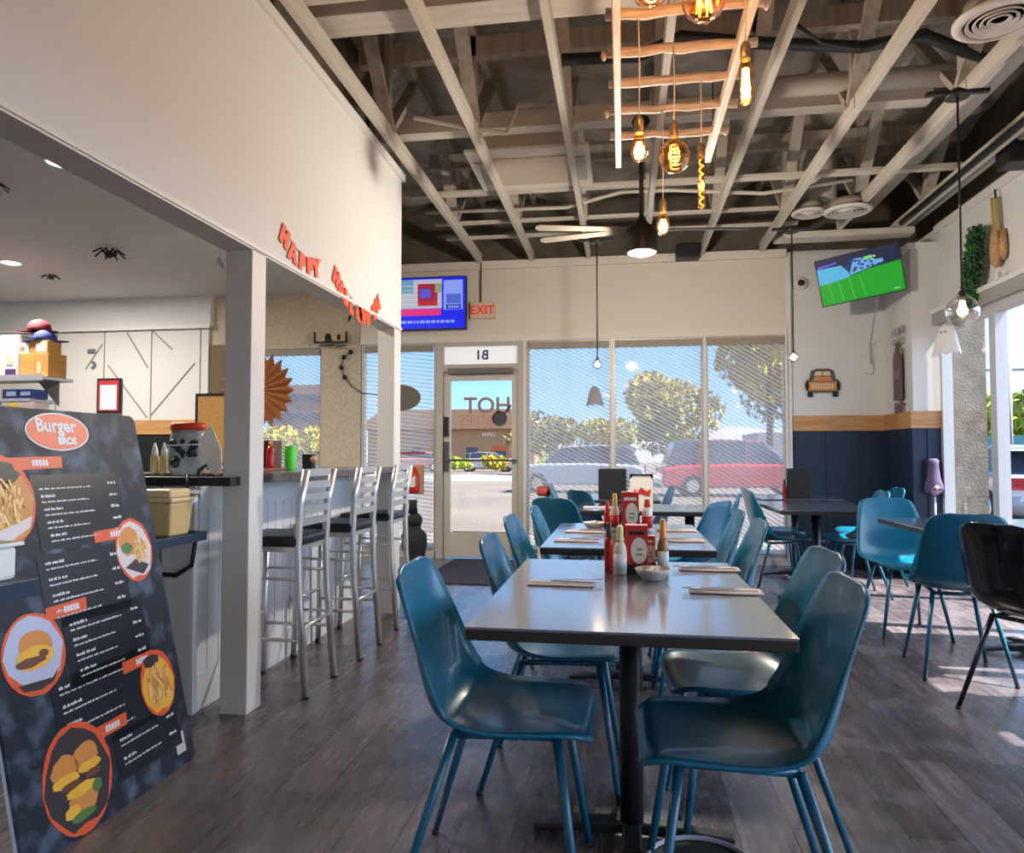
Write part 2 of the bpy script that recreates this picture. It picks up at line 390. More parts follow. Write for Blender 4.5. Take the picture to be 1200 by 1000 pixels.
MB().box(-1.96, -1.16, 7.90, 7.925, 1.08, 1.105).box(-1.98, -1.935, 7.92, 7.965, 0.97, 1.3).build('push_bar', mat('dark_bronze', (0.12, 0.10, 0.08), 0.4, metal=.4), d)
MB().box(-1.985, -1.94, 7.925, 7.965, 1.36, 1.58).build('door_handle', BLACK, d)
MB().box(-1.93, -1.20, 7.88, 7.95, 2.06, 2.12).build('door_closer', mat('closer', (0.16, 0.14, 0.12), 0.4, metal=.3), d)
MB().box(-1.90, -1.28, 7.978, 7.986, 0.285, 0.297).build('door_sweep', BLACKM, d)
MB().box(-2.0, -1.15, 8.0, 8.012, 2.17, 2.38).build('transom_sign', mat('transom_white', (0.85, 0.85, 0.86), 0.5, emit=(0.9, 0.92, 1.0), estr=0.2), d)
BKW = frame((0, 0, 0), (1, 0, 0), (0, 0, 1))
def onback(x, y, z): return frame((x, y, z), (1, 0, 0), (0, 0, 1))
INK = mat('navy_ink', (0.03, 0.04, 0.12), 0.5)
text_obj('unit_number', 'B1', 0.15, onback(-1.565, 7.994, 2.275), INK, d, mirror=True, bold=0.003)
VIN = mat('brown_vinyl', (0.30, 0.20, 0.17), 0.6)
text_obj('door_lettering', 'HOT', 0.25, onback(-1.50, 7.975, 1.70), VIN, d, mirror=True, bold=0.004)
text_obj('door_small_lettering', 'BITES', 0.17, onback(-1.62, 7.975, 1.53), mat('red_vinyl', (0.55, 0.28, 0.20), 0.6), d, mirror=True, bold=0.002)
text_obj('door_hours', 'OPEN', 0.06, onback(-1.48, 7.975, 1.38), mat('white_vinyl', (0.8, 0.8, 0.8), 0.6), d, mirror=True)
MB().prism(ell(0, 0, .085, .085), .004, onback(-1.36, 7.978, 1.56)).prism(rect(.12, .12, .012, .012), .004, onback(-1.36, 7.978, 1.56)).bar((-1.31, 7.976, 1.61), (-1.23, 7.976, 1.71), .02, .004, (0, 1, 0)).build('skillet_decal', mat('skillet', (0.07, 0.06, 0.06), 0.6), d)
MB().box(-1.45, -1.27, 7.974, 7.98, 1.20, 1.25).build('red_door_sticker', mat('sticker_red', (0.55, 0.14, 0.08), 0.6), d)
# small red line bar on window beside door
# ---------------------------------------------------------------- roof structure
def deck_mat():
    m = bpy.data.materials.new('roof_insulation'); m.use_nodes = True
    nt = m.node_tree; b = nt.nodes['Principled BSDF']
    tc = nt.nodes.new('ShaderNodeTexCoord')
    n = nt.nodes.new('ShaderNodeTexNoise'); n.inputs['Scale'].default_value = 1.3; n.inputs['Detail'].default_value = 9; n.inputs['Roughness'].default_value = .6; n.inputs['Distortion'].default_value = 1.2
    nt.links.new(tc.outputs['Object'], n.inputs['Vector'])
    r = nt.nodes.new('ShaderNodeValToRGB'); r.color_ramp.elements[0].position = .35; r.color_ramp.elements[1].position = .65
    r.color_ramp.elements[0].color = (0.24, 0.20, 0.16, 1); r.color_ramp.elements[1].color = (0.60, 0.55, 0.46, 1)
    nt.links.new(n.outputs['Fac'], r.inputs['Fac']); nt.links.new(r.outputs['Color'], b.inputs['Base Color'])
    b.inputs['Roughness'].default_value = .38; b.inputs['Metallic'].default_value = .15
    bp = nt.nodes.new('ShaderNodeBump'); bp.inputs['Strength'].default_value = .8; bp.inputs['Distance'].default_value = .12
    nt.links.new(n.outputs['Fac'], bp.inputs['Height']); nt.links.new(bp.outputs['Normal'], b.inputs['Normal'])
    return m
# wavy quilted insulation: one big mesh with sagging bays between the top chords
rr = random.Random(3)
NX, NY = 84, 110; vs = []; fs = []
X0, X1, Y0, Y1 = -3.1, 3.06, -3.0, 8.2
ph = [rr.uniform(0, 6) for _ in range(8)]
for j in range(NY + 1):
    for i in range(NX + 1):
        x = X0 + (X1 - X0) * i / NX; y = Y0 + (Y1 - Y0) * j / NY
        sag = abs(math.sin(PI * (x + 1.57) / 0.605))
        z = 4.12 - 0.10 * sag * (0.6 + 0.4 * math.sin(y * 2.3 + ph[int((x + 4) / .6) % 8])) + 0.02 * math.sin(x * 9 + y * 4) + 0.02 * math.sin(y * 11 - x * 5)
        vs.append((x, y, z))
for j in range(NY):
    for i in range(NX):
        a = j * (NX + 1) + i; fs.append((a, a + NX + 1, a + NX + 2, a + 1))
struct(MB().add(vs, fs, True), 'ceiling', deck_mat(), label='quilted grey roof insulation between exposed trusses')
struct(MB().box(-3.2, 3.1, -3, 8.3, 4.2, 4.3), 'ceiling_roof_deck', BLACKM)
# closing walls above the fascias (dark plenum)
struct(MB().box(-1.95, -1.84, -3, 5.36, 3.12, 4.2).box(-3.1, -1.95, 5.28, 5.36, 3.05, 4.2).box(-3.1, -3.0, 5.36, 8.3, 3.05, 4.2).box(3.06, 3.16, -3, 8.3, 3.30, 4.2).box(-3.1, 3.1, 8.2, 8.3, 3.0, 4.2), 'wall_plenum', mat('plenum_brown', (0.13, 0.105, 0.08), 0.8, vary=.3, vscale=4))

JX = [-1.57, -0.985, -0.36, 0.25, 0.85, 1.46, 2.05, 2.62]
tr_lab = ['first exposed roof truss, tight along the left fascia wall', 'second exposed roof truss from the left fascia wall, under the air conditioner end',
          'third exposed roof truss from the left fascia, passing right end of air conditioner', 'fourth exposed roof truss, running directly above the ladder chandelier',
          'fifth exposed roof truss, just right of the ladder chandelier', 'sixth exposed roof truss, running toward the left edge of the corner television',
          'seventh exposed roof truss, beside the large round ceiling diffuser', 'eighth exposed roof truss, in the dark strip by the right window wall']
for k, x in enumerate(JX):
    t = thing('roof_truss', tr_lab[k], 'roof truss', (x, 2.4, 3.30), 0, 'exposed roof trusses')
    yend = 7.9 if x < 1.7 else 7.25 if x < 2.3 else 7.6
    MB().box(-.022, .022, -5.4, yend - 2.4, 0, .10).build('bottom_chord', TRUSS, t, bevel=.003)
    MB().box(-.022, .022, -5.4, 5.7, .70, .80).build('top_chord', TRUSSD, t)
    n = 0
    for c in (-3.5, -1.6, 0.35, 2.3, 4.25):
        y0 = c + (k % 3) * .06
        MB().bar((0, y0, .08), (0, y0 - .62, .72), .04, .085, (1, 0, 0)).build('web_strut', TRUSSD, t)
        MB().bar((0, y0, .08), (0, y0 + .62, .72), .04, .085, (1, 0, 0)).build('web_strut', TRUSSD, t)
        MB().bar((0.0, y0 - .02, .08), (0.0, y0 - .02, .74), .035, .06, (0, 1, 0)).build('web_post', TRUSSD, t)
        MB().box(-.028, .028, y0 - .12, y0 + .12, .01, .09).build('gusset_plate', TRUSS, t)
# lateral bridging and beams across the trusses
def beam(name, label, cat, y, z, x0, x1, w, h, m, group=None, dy=0.0):
    o = MB().bar((x0, y - dy, z), (x1, y + dy, z), w, h).build(name, m, None, bevel=.004)
    tag(o, label, cat, group); return o
XB = wood_mat('brace_lumber', (0.52, 0.475, 0.40), (0.62, 0.57, 0.49), 'X', 2, 0.7)
beam('cross_beam', 'wide pale cross beam nearest the camera, above the ladder chandelier top', 'beam', 3.62, 3.50, -1.65, 2.9, .20, .10, XB, 'cross members over the trusses')
beam('cross_brace', 'thin flat cross brace just in front of the wide pale cross beam', 'brace', 3.32, 3.43, -1.62, 0.3, .09, .04, XB, 'cross members over the trusses')
beam('cross_beam', 'mid-ceiling round-edged cross beam just before the air conditioner', 'beam', 5.02, 3.52, -1.8, 2.0, .12, .12, XB, 'cross members over the trusses')
beam('cross_brace', 'thin cross brace just behind the air conditioner', 'brace', 6.10, 3.43, -1.82, 2.75, .07, .04, XB, 'cross members over the trusses')
beam('cross_brace', 'thin cross brace halfway between air conditioner and back wall', 'brace', 6.9, 3.43, -1.82, 2.0, .05, .03, XB, 'cross members over the trusses')
beam('cross_brace', 'last thin cross brace, close over the back wall soffit', 'brace', 7.35, 3.42, -1.82, 1.7, .05, .03, XB, 'cross members over the trusses')
beam('cross_beam', 'pale header board above the corner television', 'beam', 7.30, 3.27, 1.55, 2.72, .16, .06, XB, 'cross members over the trusses')
beam('cross_beam', 'upper brown cross beam high against the insulation over the chandelier', 'beam', 4.75, 3.92, -1.8, 2.9, .08, .14, TRUSSD, 'cross members over the trusses')
beam('cross_beam', 'upper brown cross beam high against the insulation near the back', 'beam', 6.6, 3.92, -1.8, 2.9, .08, .14, TRUSSD, 'cross members over the trusses')
# pipes and ducts
def pipe(name, label, pts, r, m=PIPE, cat='pipe', g='ceiling pipes'):
    return tag(MB().tube(pts, r, 12).build(name, m), label, cat, g)
pipe('sprinkler_pipe', 'bent pale sprinkler pipe hanging near the second truss, before the air conditioner', [(-1.35, 4.55, 3.38), (-1.0, 4.72, 3.36), (-.78, 4.83, 3.36), (-.74, 4.83, 3.44), (-.70, 4.86, 3.56), (-.45, 4.9, 3.58)], .016)
pipe('sprinkler_pipe', 'long thin sprinkler pipe crossing over the ceiling fan', [(-1.8, 6.45, 3.40), (-.5, 6.5, 3.40), (0.0, 6.35, 3.46), (0.4, 6.2, 3.40), (1.2, 6.4, 3.40), (1.9, 6.3, 3.44)], .017)
pipe('round_duct', 'cream round pipe high beside the right wall, running toward the corner television', [(2.38, 3.4, 3.62), (2.38, 7.6, 3.62)], .085, DUCT, 'duct')
pipe('round_duct', 'slim cream conduit along the top of the right wall', [(2.78, 1.0, 3.40), (2.78, 7.6, 3.40)], .035, DUCT, 'duct')
pipe('round_duct', 'fat vertical cream duct dropping behind the small round diffuser', [(1.78, 6.9, 4.05), (1.78, 6.9, 3.45)], .16, DUCT, 'duct')
pipe('round_duct', 'horizontal cream pipe low above the corner television', [(1.55, 7.72, 3.38), (2.9, 7.72, 3.38)], .055, DUCT, 'duct')
pipe('round_duct', 'cream cross duct beside the large round diffuser', [(0.95, 4.95, 3.60), (2.1, 4.95, 3.60)], .07, DUCT, 'duct')
pipe('black_conduit', 'thick black conduit snaking over the ladder chandelier', [(-.35, 4.25, 3.52), (.1, 4.3, 3.53), (.35, 4.25, 3.60), (.8, 4.35, 3.58), (1.4, 4.45, 3.56), (1.75, 4.45, 3.60), (2.15, 4.6, 3.50)], .035, BLACK)
pipe('black_conduit', 'thin black cable drooping between trusses near the large diffuser', [(.9, 4.0, 3.5), (1.1, 4.15, 3.44), (1.35, 4.3, 3.47), (1.7, 4.3, 3.55)], .010, BLACK)
pipe('black_track', 'long black rail under the right edge of the ceiling', [(2.60, 1.2, 3.33), (2.60, 7.2, 3.33)], .03, BLACK, 'rail')
# air conditioner cassette
ac = thing('ceiling_air_conditioner', 'beige square ceiling air conditioner cassette between two trusses', 'air conditioner', (-0.69, 5.55, 3.36))
MB().box(-.36, .36, -.36, .36, .05, .30).build('housing', PIPE, ac)
MB().box(-.46, .46, -.40, .40, 0.02, .05).build('face_panel', mat('ac_cream', (0.60, 0.55, 0.46), 0.5), ac, bevel=.008)
MB().box(-.30, .30, -.26, .26, 0.008, .02).build('intake_grille', mat('ac_grille', (0.44, 0.36, 0.27), 0.5), ac)
for s in (-1, 1):
    MB().box(s * .38 - .04, s * .38 + .04, -.22, .22, 0.005, .022).build('louver', mat('ac_louver', (0.35, 0.32, 0.28), 0.5), ac)
# round diffusers
VENT = mat('diffuser_white', (0.62, 0.58, 0.52), 0.5)
def diffuser(loc, label, r=.20):
    t = thing('round_diffuser', label, 'ceiling vent', loc, 0, 'round ceiling diffusers')
    MB().lathe([(r, .02), (r, 0.005), (r * .8, -.01), (r * .78, .0), (r * .78, .02)], n=32).build('outer_ring', VENT, t)
    for q in (.64, .48, .33, .18):
        MB().lathe([(r * q, .01), (r * (q + .07), -.006), (r * (q + .09), .0), (r * (q + .02), .018), (r * q, .01)], n=28).build('vane', VENT, t)
    MB().lathe([(r * .78, .035), (r * .78, .03)], n=24).build('throat', BLACKM, t)
    MB().lathe([(r * .75, .10), (r * .75, .04)], n=24).build('collar', mat('collar_brown', (0.28, 0.24, 0.19), .6), t)
diffuser((1.80, 3.72, 3.24), 'large round white ceiling diffuser near the right wall', .20)
diffuser((1.95, 6.62, 3.27), 'small-looking round diffuser just above the corner television', .20)
diffuser((1.66, 6.75, 3.31), 'round diffuser overlapped by its neighbour over the truck sign wall', .15)
# ---------------------------------------------------------------- ladder chandelier with bulbs
LADW = wood_mat('weathered_ladder', (0.52, 0.34, 0.24), (0.80, 0.70, 0.60), 'X', 5, 0.6)
LADR = wood_mat('weathered_rail', (0.66, 0.50, 0.38), (0.82, 0.74, 0.64), 'Y', 4, 0.6)
lad = thing('ladder_chandelier', 'weathered wooden ladder hung flat from the ceiling as a chandelier', 'chandelier', (0.0, 3.0, 2.92))
MB().box(-.035, .0, -1.4, 1.45, 0, .075).build('side_rail', LADR, lad, bevel=.006)
MB().box(.50, .535, -1.4, 1.45, 0, .075).build('side_rail', LADR, lad, bevel=.006)
rn = random.Random(5)
for i, y in enumerate((-1.25, -.93, -.64, -.36, -.06, .22, .50, .78, 1.09)):
    pts = [(-.06 + .65 * j / 8, y + rn.uniform(-.006, .006), .04 + rn.uniform(-.006, .006)) for j in range(9)]
    MB().tube(pts, [.022 + rn.uniform(-.004, .003) for _ in pts], 10).build('rung', LADW, lad)
    MB().ball((-.075 if i % 2 else .575, y, .03), .022, 10, sx=.6).build('cord_insulator', mat('porcelain', (0.62, 0.56, 0.48), 0.3), lad)
for x in (-.02, .52):
    for y in (-1.2, 1.2): MB().tube([(x, y, .07), (x, y, .42)], .004, 6).build('hanging_wire', BLACK, lad)

AMB = bpy.data.materials.new('amber_glass'); AMB.use_nodes = True
nt = AMB.node_tree; nt.nodes.clear()
o = nt.nodes.new('ShaderNodeOutputMaterial'); mx = nt.nodes.new('ShaderNodeMixShader'); t_ = nt.nodes.new('ShaderNodeBsdfTransparent'); t_.inputs['Color'].default_value = (1.0, 0.62, 0.26, 1)
g_ = nt.nodes.new('ShaderNodeBsdfGlossy'); g_.inputs['Roughness'].default_value = .05; g_.inputs['Color'].default_value = (1, .8, .55, 1)
lw = nt.nodes.new('ShaderNodeLayerWeight'); lw.inputs['Blend'].default_value = .35
nt.links.new(lw.outputs['Facing'], mx.inputs['Fac']); nt.links.new(t_.outputs[0], mx.inputs[1]); nt.links.new(g_.outputs[0], mx.inputs[2]); nt.links.new(mx.outputs[0], o.inputs['Surface'])
CLR = bpy.data.materials.new('clear_bulb_glass'); CLR.use_nodes = True
nt = CLR.node_tree; nt.nodes.clear()
o = nt.nodes.new('ShaderNodeOutputMaterial'); mx = nt.nodes.new('ShaderNodeMixShader'); t_ = nt.nodes.new('ShaderNodeBsdfTransparent'); t_.inputs['Color'].default_value = (.96, .94, .90, 1)
g_ = nt.nodes.new('ShaderNodeBsdfGlossy'); g_.inputs['Roughness'].default_value = .03
lw = nt.nodes.new('ShaderNodeLayerWeight'); lw.inputs['Blend'].default_value = .3
nt.links.new(lw.outputs['Facing'], mx.inputs['Fac']); nt.links.new(t_.outputs[0], mx.inputs[1]); nt.links.new(g_.outputs[0], mx.inputs[2]); nt.links.new(mx.outputs[0], o.inputs['Surface'])
FILH = mat('filament_hot', (1, .8, .4), .5, emit=(1.0, 0.62, 0.16), estr=22)
FILM = mat('filament_soft', (1, .7, .3), .5, emit=(1.0, 0.50, 0.10), estr=5)
CORD = mat('twisted_cord', (0.70, 0.64, 0.55), .7)
BRASS = mat('aged_brass', (0.32, 0.25, 0.16), .35, metal=.7)
def pl(loc, e, c=(1, .72, .44), r=.03, parent=None):
    l = bpy.data.lights.new('bulb_light', 'POINT'); l.energy = e; l.color = c; l.shadow_soft_size = r
    ob = bpy.data.objects.new('bulb_light', l); col.objects.link(ob); ob.location = loc
    if parent is not None: ob.parent = parent
    return ob
def bulb(loc, kind, top, label, glass=AMB, fil=FILH, e=3.0):
    """loc: centre of the glass; top: height where its cord starts"""
    t = thing('filament_bulb', label, 'light bulb', loc, 0, 'bulbs hung from the ladder chandelier')
    if kind == 'globe': prof = [(.001, -.07), (.03, -.064), (.055, -.043), (.069, -.012), (.069, .014), (.058, .043), (.036, .066), (.02, .085), (.018, .10)]; fr = (.018, .05)
    elif kind == 'big': prof = [(.001, -.078), (.034, -.071), (.06, -.048), (.076, -.012), (.076, .016), (.062, .05), (.036, .075), (.02, .095), (.018, .11)]; fr = (.026, .06)
    elif kind == 'tube': prof = [(.001, -.085), (.018, -.08), (.024, -.06), (.024, .06), (.018, .085), (.015, .10)]; fr = (.014, .07)
    elif kind == 'long': prof = [(.001, -.125), (.013, -.122), (.017, -.11), (.017, .10), (.014, .12), (.012, .13)]; fr = (.009, .11)
    else: prof = [(.001, -.055), (.02, -.05), (.033, -.028), (.036, -.004), (.031, .02), (.02, .045), (.015, .06), (.014, .07)]; fr = (.012, .03)
    MB().lathe(prof, n=20).build('glass_envelope', glass, t)
    m = MB()
    if kind in ('globe', 'long'):
        pts = [(fr[0] * math.cos(a * .9), fr[0] * math.sin(a * .9), -fr[1] + 2 * fr[1] * a / 40) for a in range(41)]
        m.tube(pts, .0026, 5)
    else:
        for k in range(6):
            a = k * PI / 3
            m.tube([(fr[0] * math.cos(a), fr[0] * math.sin(a), -fr[1] * .8), (fr[0] * math.cos(a) * .7, fr[0] * math.sin(a) * .7, fr[1] * .8)], .0035, 5)
    m.build('filament', fil, t)
    zt = prof[-1][1]
    MB().lathe([(.017, zt - .01), (.019, zt), (.019, zt + .045), (.010, zt + .06)], n=14).build('socket', BRASS, t)
    MB().tube([(0, 0, zt + .06), (.004, 0, (zt + .06 + top - loc[2]) / 2), (0, 0, top - loc[2])], .0035, 6).build('cord', CORD, t)
    if e: pl((0, 0, 0), e, parent=t)
    return t
bulb((.229, 3.2, 2.46), 'globe', 2.96, 'round amber globe bulb with spiral filament, below the fourth rung', AMB, FILM, 2)
bulb((.072, 2.94, 2.40), 'a', 2.96, 'small glowing pear bulb at the left ladder rail, just above the fan rod', AMB, FILH, 3)
bulb((.106, 2.56, 2.82), 'globe', 2.96, 'glowing amber bulb cut by the picture top, left one of two', AMB, FILH, 2)
bulb((.29, 2.56, 2.755), 'big', 2.96, 'biggest clear amber globe bulb, near the picture top', AMB, FILM, 2)
bulb((.468, 2.8, 2.565), 'tube', 3.0, 'tubular glowing bulb hanging outside the right ladder rail', AMB, FILH, 3)
bulb((.376, 3.5, 2.45), 'long', 2.96, 'long thin spiral tube bulb, right of the globe bulb', AMB, FILM, 2)
bulb((.211, 3.77, 2.345), 'a', 2.96, 'lowest glowing bulb, hanging beside the black fan light', AMB, FILH, 3)

# ceiling fan with light
fan = thing('ceiling_fan', 'black ceiling fan with a bright round light beneath the ladder chandelier', 'ceiling fan', (.135, 5.0, 2.54))
HUB = mat('fan_bronze', (0.02, 0.016, 0.013), .35, metal=.4)
MB().lathe([(.100, 0), (.108, .02), (.108, .15), (.10, .17), (.06, .19), (.035, .22), (.018, .26)], n=28).build('motor_housing', HUB, fan)
MB().lathe([(.001, -.022), (.05, -.016), (.09, -.002), (.10, .006), (.10, .01)], n=28).build('light_lens', mat('lens_glow', (1, .95, .85), .4, emit=(1, .86, .66), estr=14), fan)
MB().tube([(0, 0, .25), (0, 0, .90)], .016, 12).build('down_rod', BLACK, fan)
MB().lathe([(.02, .86), (.06, .90), (.065, .93)], n=20).build('canopy', BLACK, fan)
for a, nm in ((8, BLACK), (168, mat('blade_wood', (.20, .17, .13), .6)), (192, mat('blade_wood', (.20, .17, .13), .6))):
    M = Matrix.Rotation(R(a), 4, 'Z') @ Matrix.Translation((0, 0, .16)) @ Matrix.Rotation(R(10), 4, 'X')
    MB().prism([(.09, -.015), (.2, -.03), (.70, -.042), (.73, -.02), (.73, .02), (.70, .042), (.2, .03), (.09, .015)], .008, M).build('blade', nm, fan)
pl((0, 0, -.05), 115, (1, .91, .79), .06, fan)

# clear glass pendants
def pendant(loc, r, ztop, label, e):
    t = thing('glass_pendant', label, 'pendant lamp', loc, 0, 'black cord pendants with clear glass')
    prof = [(.001, -r)] + [(r * math.sin(a), -r * math.cos(a)) for a in [PI * k / 12 for k in range(1, 11)]] + [(r * .28, r * .97)]
    MB().lathe(prof, n=24).build('glass_globe', CLR, t)
    MB().lathe([(r * .30, r * .86), (r * .32, r * 1.05), (r * .22, r * 1.25), (.008, r * 1.4)], n=18).build('socket', BLACK, t)
    MB().lathe([(.001, -r * .35), (r * .2, -r * .28), (r * .28, 0), (r * .2, r * .4), (r * .14, r * .7)], n=14).build('lamp', mat('warm_lamp', (1, .8, .5), .4, emit=(1.0, .70, .30), estr=5), t)
    MB().tube([(0, 0, r * 1.3), (0, 0, ztop - loc[2])], .006, 8).build('cord', BLACK, t)
    MB().lathe([(.06, ztop - loc[2]), (.06, ztop - loc[2] + .02), (.02, ztop - loc[2] + .05)], n=18).build('ceiling_canopy', BLACK, t)
    MB().bar((-.16, 0, ztop - loc[2] + .03), (.16, 0, ztop - loc[2] + .03), .03, .02).build('mounting_bar', BLACK, t)
    if e: pl((0, 0, 0), e, parent=t)
pendant((-.219, 6.4, 1.95), .045, 3.03, 'small clear pendant on a long black cord before the blue window shade', 1)
pendant((1.431, 6.4, 1.98), .045, 3.05, 'small clear pendant hanging at the edge of the truck sign wall', 1.5)
pendant((1.811, 4.2, 1.93), .083, 3.10, 'large clear globe pendant hanging by the right window', 3)

pendant((-.3, -1.4, 2.55), .083, 3.15, 'unseen clear globe pendant added in the near end of the room as fill light', 30)  # added lamp, out of view: brightens the faces turned toward the camera

# kitchen recessed lights
DL = mat('downlight_glow', (1, 1, 1), .4, emit=(.86, .88, 1.0), estr=16)
for (x, y, lb) in ((-3.58, 4.13, 'recessed ceiling light over the counter, the larger bright disc'), (-5.95, 6.25, 'recessed ceiling light deeper in the kitchen, beside the boxes')):
    t = thing('recessed_light', lb, 'ceiling light', (x, y, 3.048), 0, 'recessed kitchen lights')
    MB().lathe([(.11, .01), (.11, -.004), (.085, -.008), (.085, .0)], n=28).build('trim_ring', TRIMW, t)
    MB().lathe([(.084, -.002), (.001, -.004)], n=28).build('diffuser', DL, t)
    l = bpy.data.lights.new('downlight', 'AREA'); l.shape = 'DISK'; l.size = .2; l.energy = 60; l.color = (1, .95, .88)
    ob = bpy.data.objects.new('downlight', l); col.objects.link(ob); ob.parent = t; ob.location = (0, 0, -.02)

# Halloween spiders
def spider(loc, label, s=.09, rz=0, flat=True):
    t = thing('toy_spider', label, 'spider decoration', loc, rz, 'plastic spiders on the kitchen ceiling')
    MB().ball((0, 0, 0), s * .28, 10).ball((s * .33, 0, 0), s * .18, 8).build('spider_body', BLACKM, t)
    for q in range(8):
        a = (-1 if q % 2 else 1) * R(28 + 38 * (q // 2)) 
        c, d_ = math.cos(a), math.sin(a)
        MB().tube([(c * s * .2, d_ * s * .2, 0), (c * s * .6, d_ * s * .6, s * .30), (c * s * 1.15, d_ * s * 1.15, -s * .1)], s * .06, 5).build('spider_leg', BLACKM, t)
spider((-4.64, 5.94, 2.99), 'biggest black toy spider in the middle of the kitchen ceiling', .13, .6)
spider((-5.95, 6.75, 3.02), 'small black toy spider under the kitchen ceiling, above the boxes', .08, 1.5)
spider((-4.3, 4.35, 3.01), 'black toy spider cut off at the left picture edge', .09, 2.4)
def bat(loc, label, s, tilt):
    t = thing('toy_bat', label, 'bat decoration', loc, 0, 'little black bats')
    MB().prism([(0, -.5 * s), (.18 * s, 0), (.16 * s, .35 * s), (.05 * s, .5 * s), (-.05 * s, .5 * s), (-.16 * s, .35 * s), (-.18 * s, 0)], .006, Matrix.Rotation(R(90), 4, 'X') @ Matrix.Rotation(tilt, 4, 'Z')).build('bat_body', BLACKM, t)
    MB().tube([(0, 0, 0), (0, 0, 3.05 - loc[2])], .0012, 4).build('thread', BLACKM, t)
bat((-2.62, 4.4, 2.42), 'black toy bat hanging just left of the near post top', .09, .5)
bat((-2.12, 4.5, 2.33), 'black toy bat just right of the near post top', .07, .5)
bat((-2.9, 7.4, 2.62), 'black toy bat above the dark wall sign over the bar', .09, -.4)
# ---------------------------------------------------------------- shell chairs
TEAL = mat('teal_shell', (0.004, 0.122, 0.222), .30, spec=.55, coat=.2)
TEALM = mat('teal_metal', (0.006, 0.095, 0.17), .3, spec=.6)
def catmull(P, n):
    out = []
    for i in range(len(P) - 1):
        p0 = P[max(i - 1, 0)]; p1 = P[i]; p2 = P[i + 1]; p3 = P[min(i + 2, len(P) - 1)]
        for k in range(n):
            t = k / n
            out.append(tuple(.5 * ((2 * b) + (-a + c) * t + (2 * a - 5 * b + 4 * c - d) * t * t + (-a + 3 * b - 3 * c + d) * t ** 3) for a, b, c, d in zip(p0, p1, p2, p3)))
    out.append(P[-1]); return out
def shell_mb():
    # x (front +), z, half width, rim lift
    K = [(.235, .440, .150, .0), (.232, .452, .185, .004), (.19, .463, .215, .012), (.10, .456, .226, .020), (.0, .448, .232, .028), (-.09, .447, .236, .045), (-.155, .464, .238, .065),
         (-.195, .510, .236, .070), (-.215, .575, .228, .060), (-.230, .650, .216, .045), (-.248, .730, .200, .030), (-.263, .795, .184, .018), (-.270, .825, .172, .012), (-.2735, .843, .152, .010), (-.275, .853, .122, .006), (-.2757, .857, .075, .004)]
    C = catmull(K, 3); NV = 14; vs = []; fs = []
    for i, (x, z, hw, lift) in enumerate(C):
        a = C[max(i - 1, 0)]; b = C[min(i + 1, len(C) - 1)]
        tx, tz = b[0] - a[0], b[1] - a[1]; L = math.hypot(tx, tz); nx, nz = -tz / L, tx / L   # normal toward sitter
        if nx * .7 + nz < 0: nx, nz = -nx, -nz
        for j in range(NV + 1):
            v = -1 + 2 * j / NV; e = abs(v) ** 2.6 * lift
            vs.append((x + nx * e, hw * v, z + nz * e))
    for i in range(len(C) - 1):
        for j in range(NV):
            q = i * (NV + 1) + j; fs.append((q, q + 1, q + NV + 2, q + NV + 1))
    return MB().add(vs, fs, True)
def make_chair(shell, metal, label, spread=1.0, group='teal shell dining chairs'):
    t = thing('dining_chair', label, 'chair', (0, 0, 0), 0, group)
    s = shell_mb().build('seat_shell', shell, t, solid=.011)
    fr = MB()
    fr.tube([(.15, -.13, .436), (.15, .13, .436)], .010, 8).tube([(-.12, -.13, .428), (-.12, .13, .428)], .010, 8)
    fr.tube([(.15, -.12, .436), (-.12, -.12, .428)], .010, 8).tube([(.15, .12, .436), (-.12, .12, .428)], .010, 8)
    fr.build('under_frame', metal, t)
    for sx, sy in ((1, 1), (1, -1), (-1, 1), (-1, -1)):
        top = (.15 if sx > 0 else -.12, .13 * sy, .434)
        foot = (.215 if sx > 0 else -.255, .205 * sy, .006)
        mid = tuple(a * .5 + b * .5 for a, b in zip(top, foot))
        lg = MB().tube([top, mid, foot], [.0125, .0115, .0095], 10).build('leg', metal, t)
        MB().lathe([(.011, 0), (.012, .012)], (foot[0], foot[1], 0), 10).build('foot_glide', BLACK, lg)
    return t
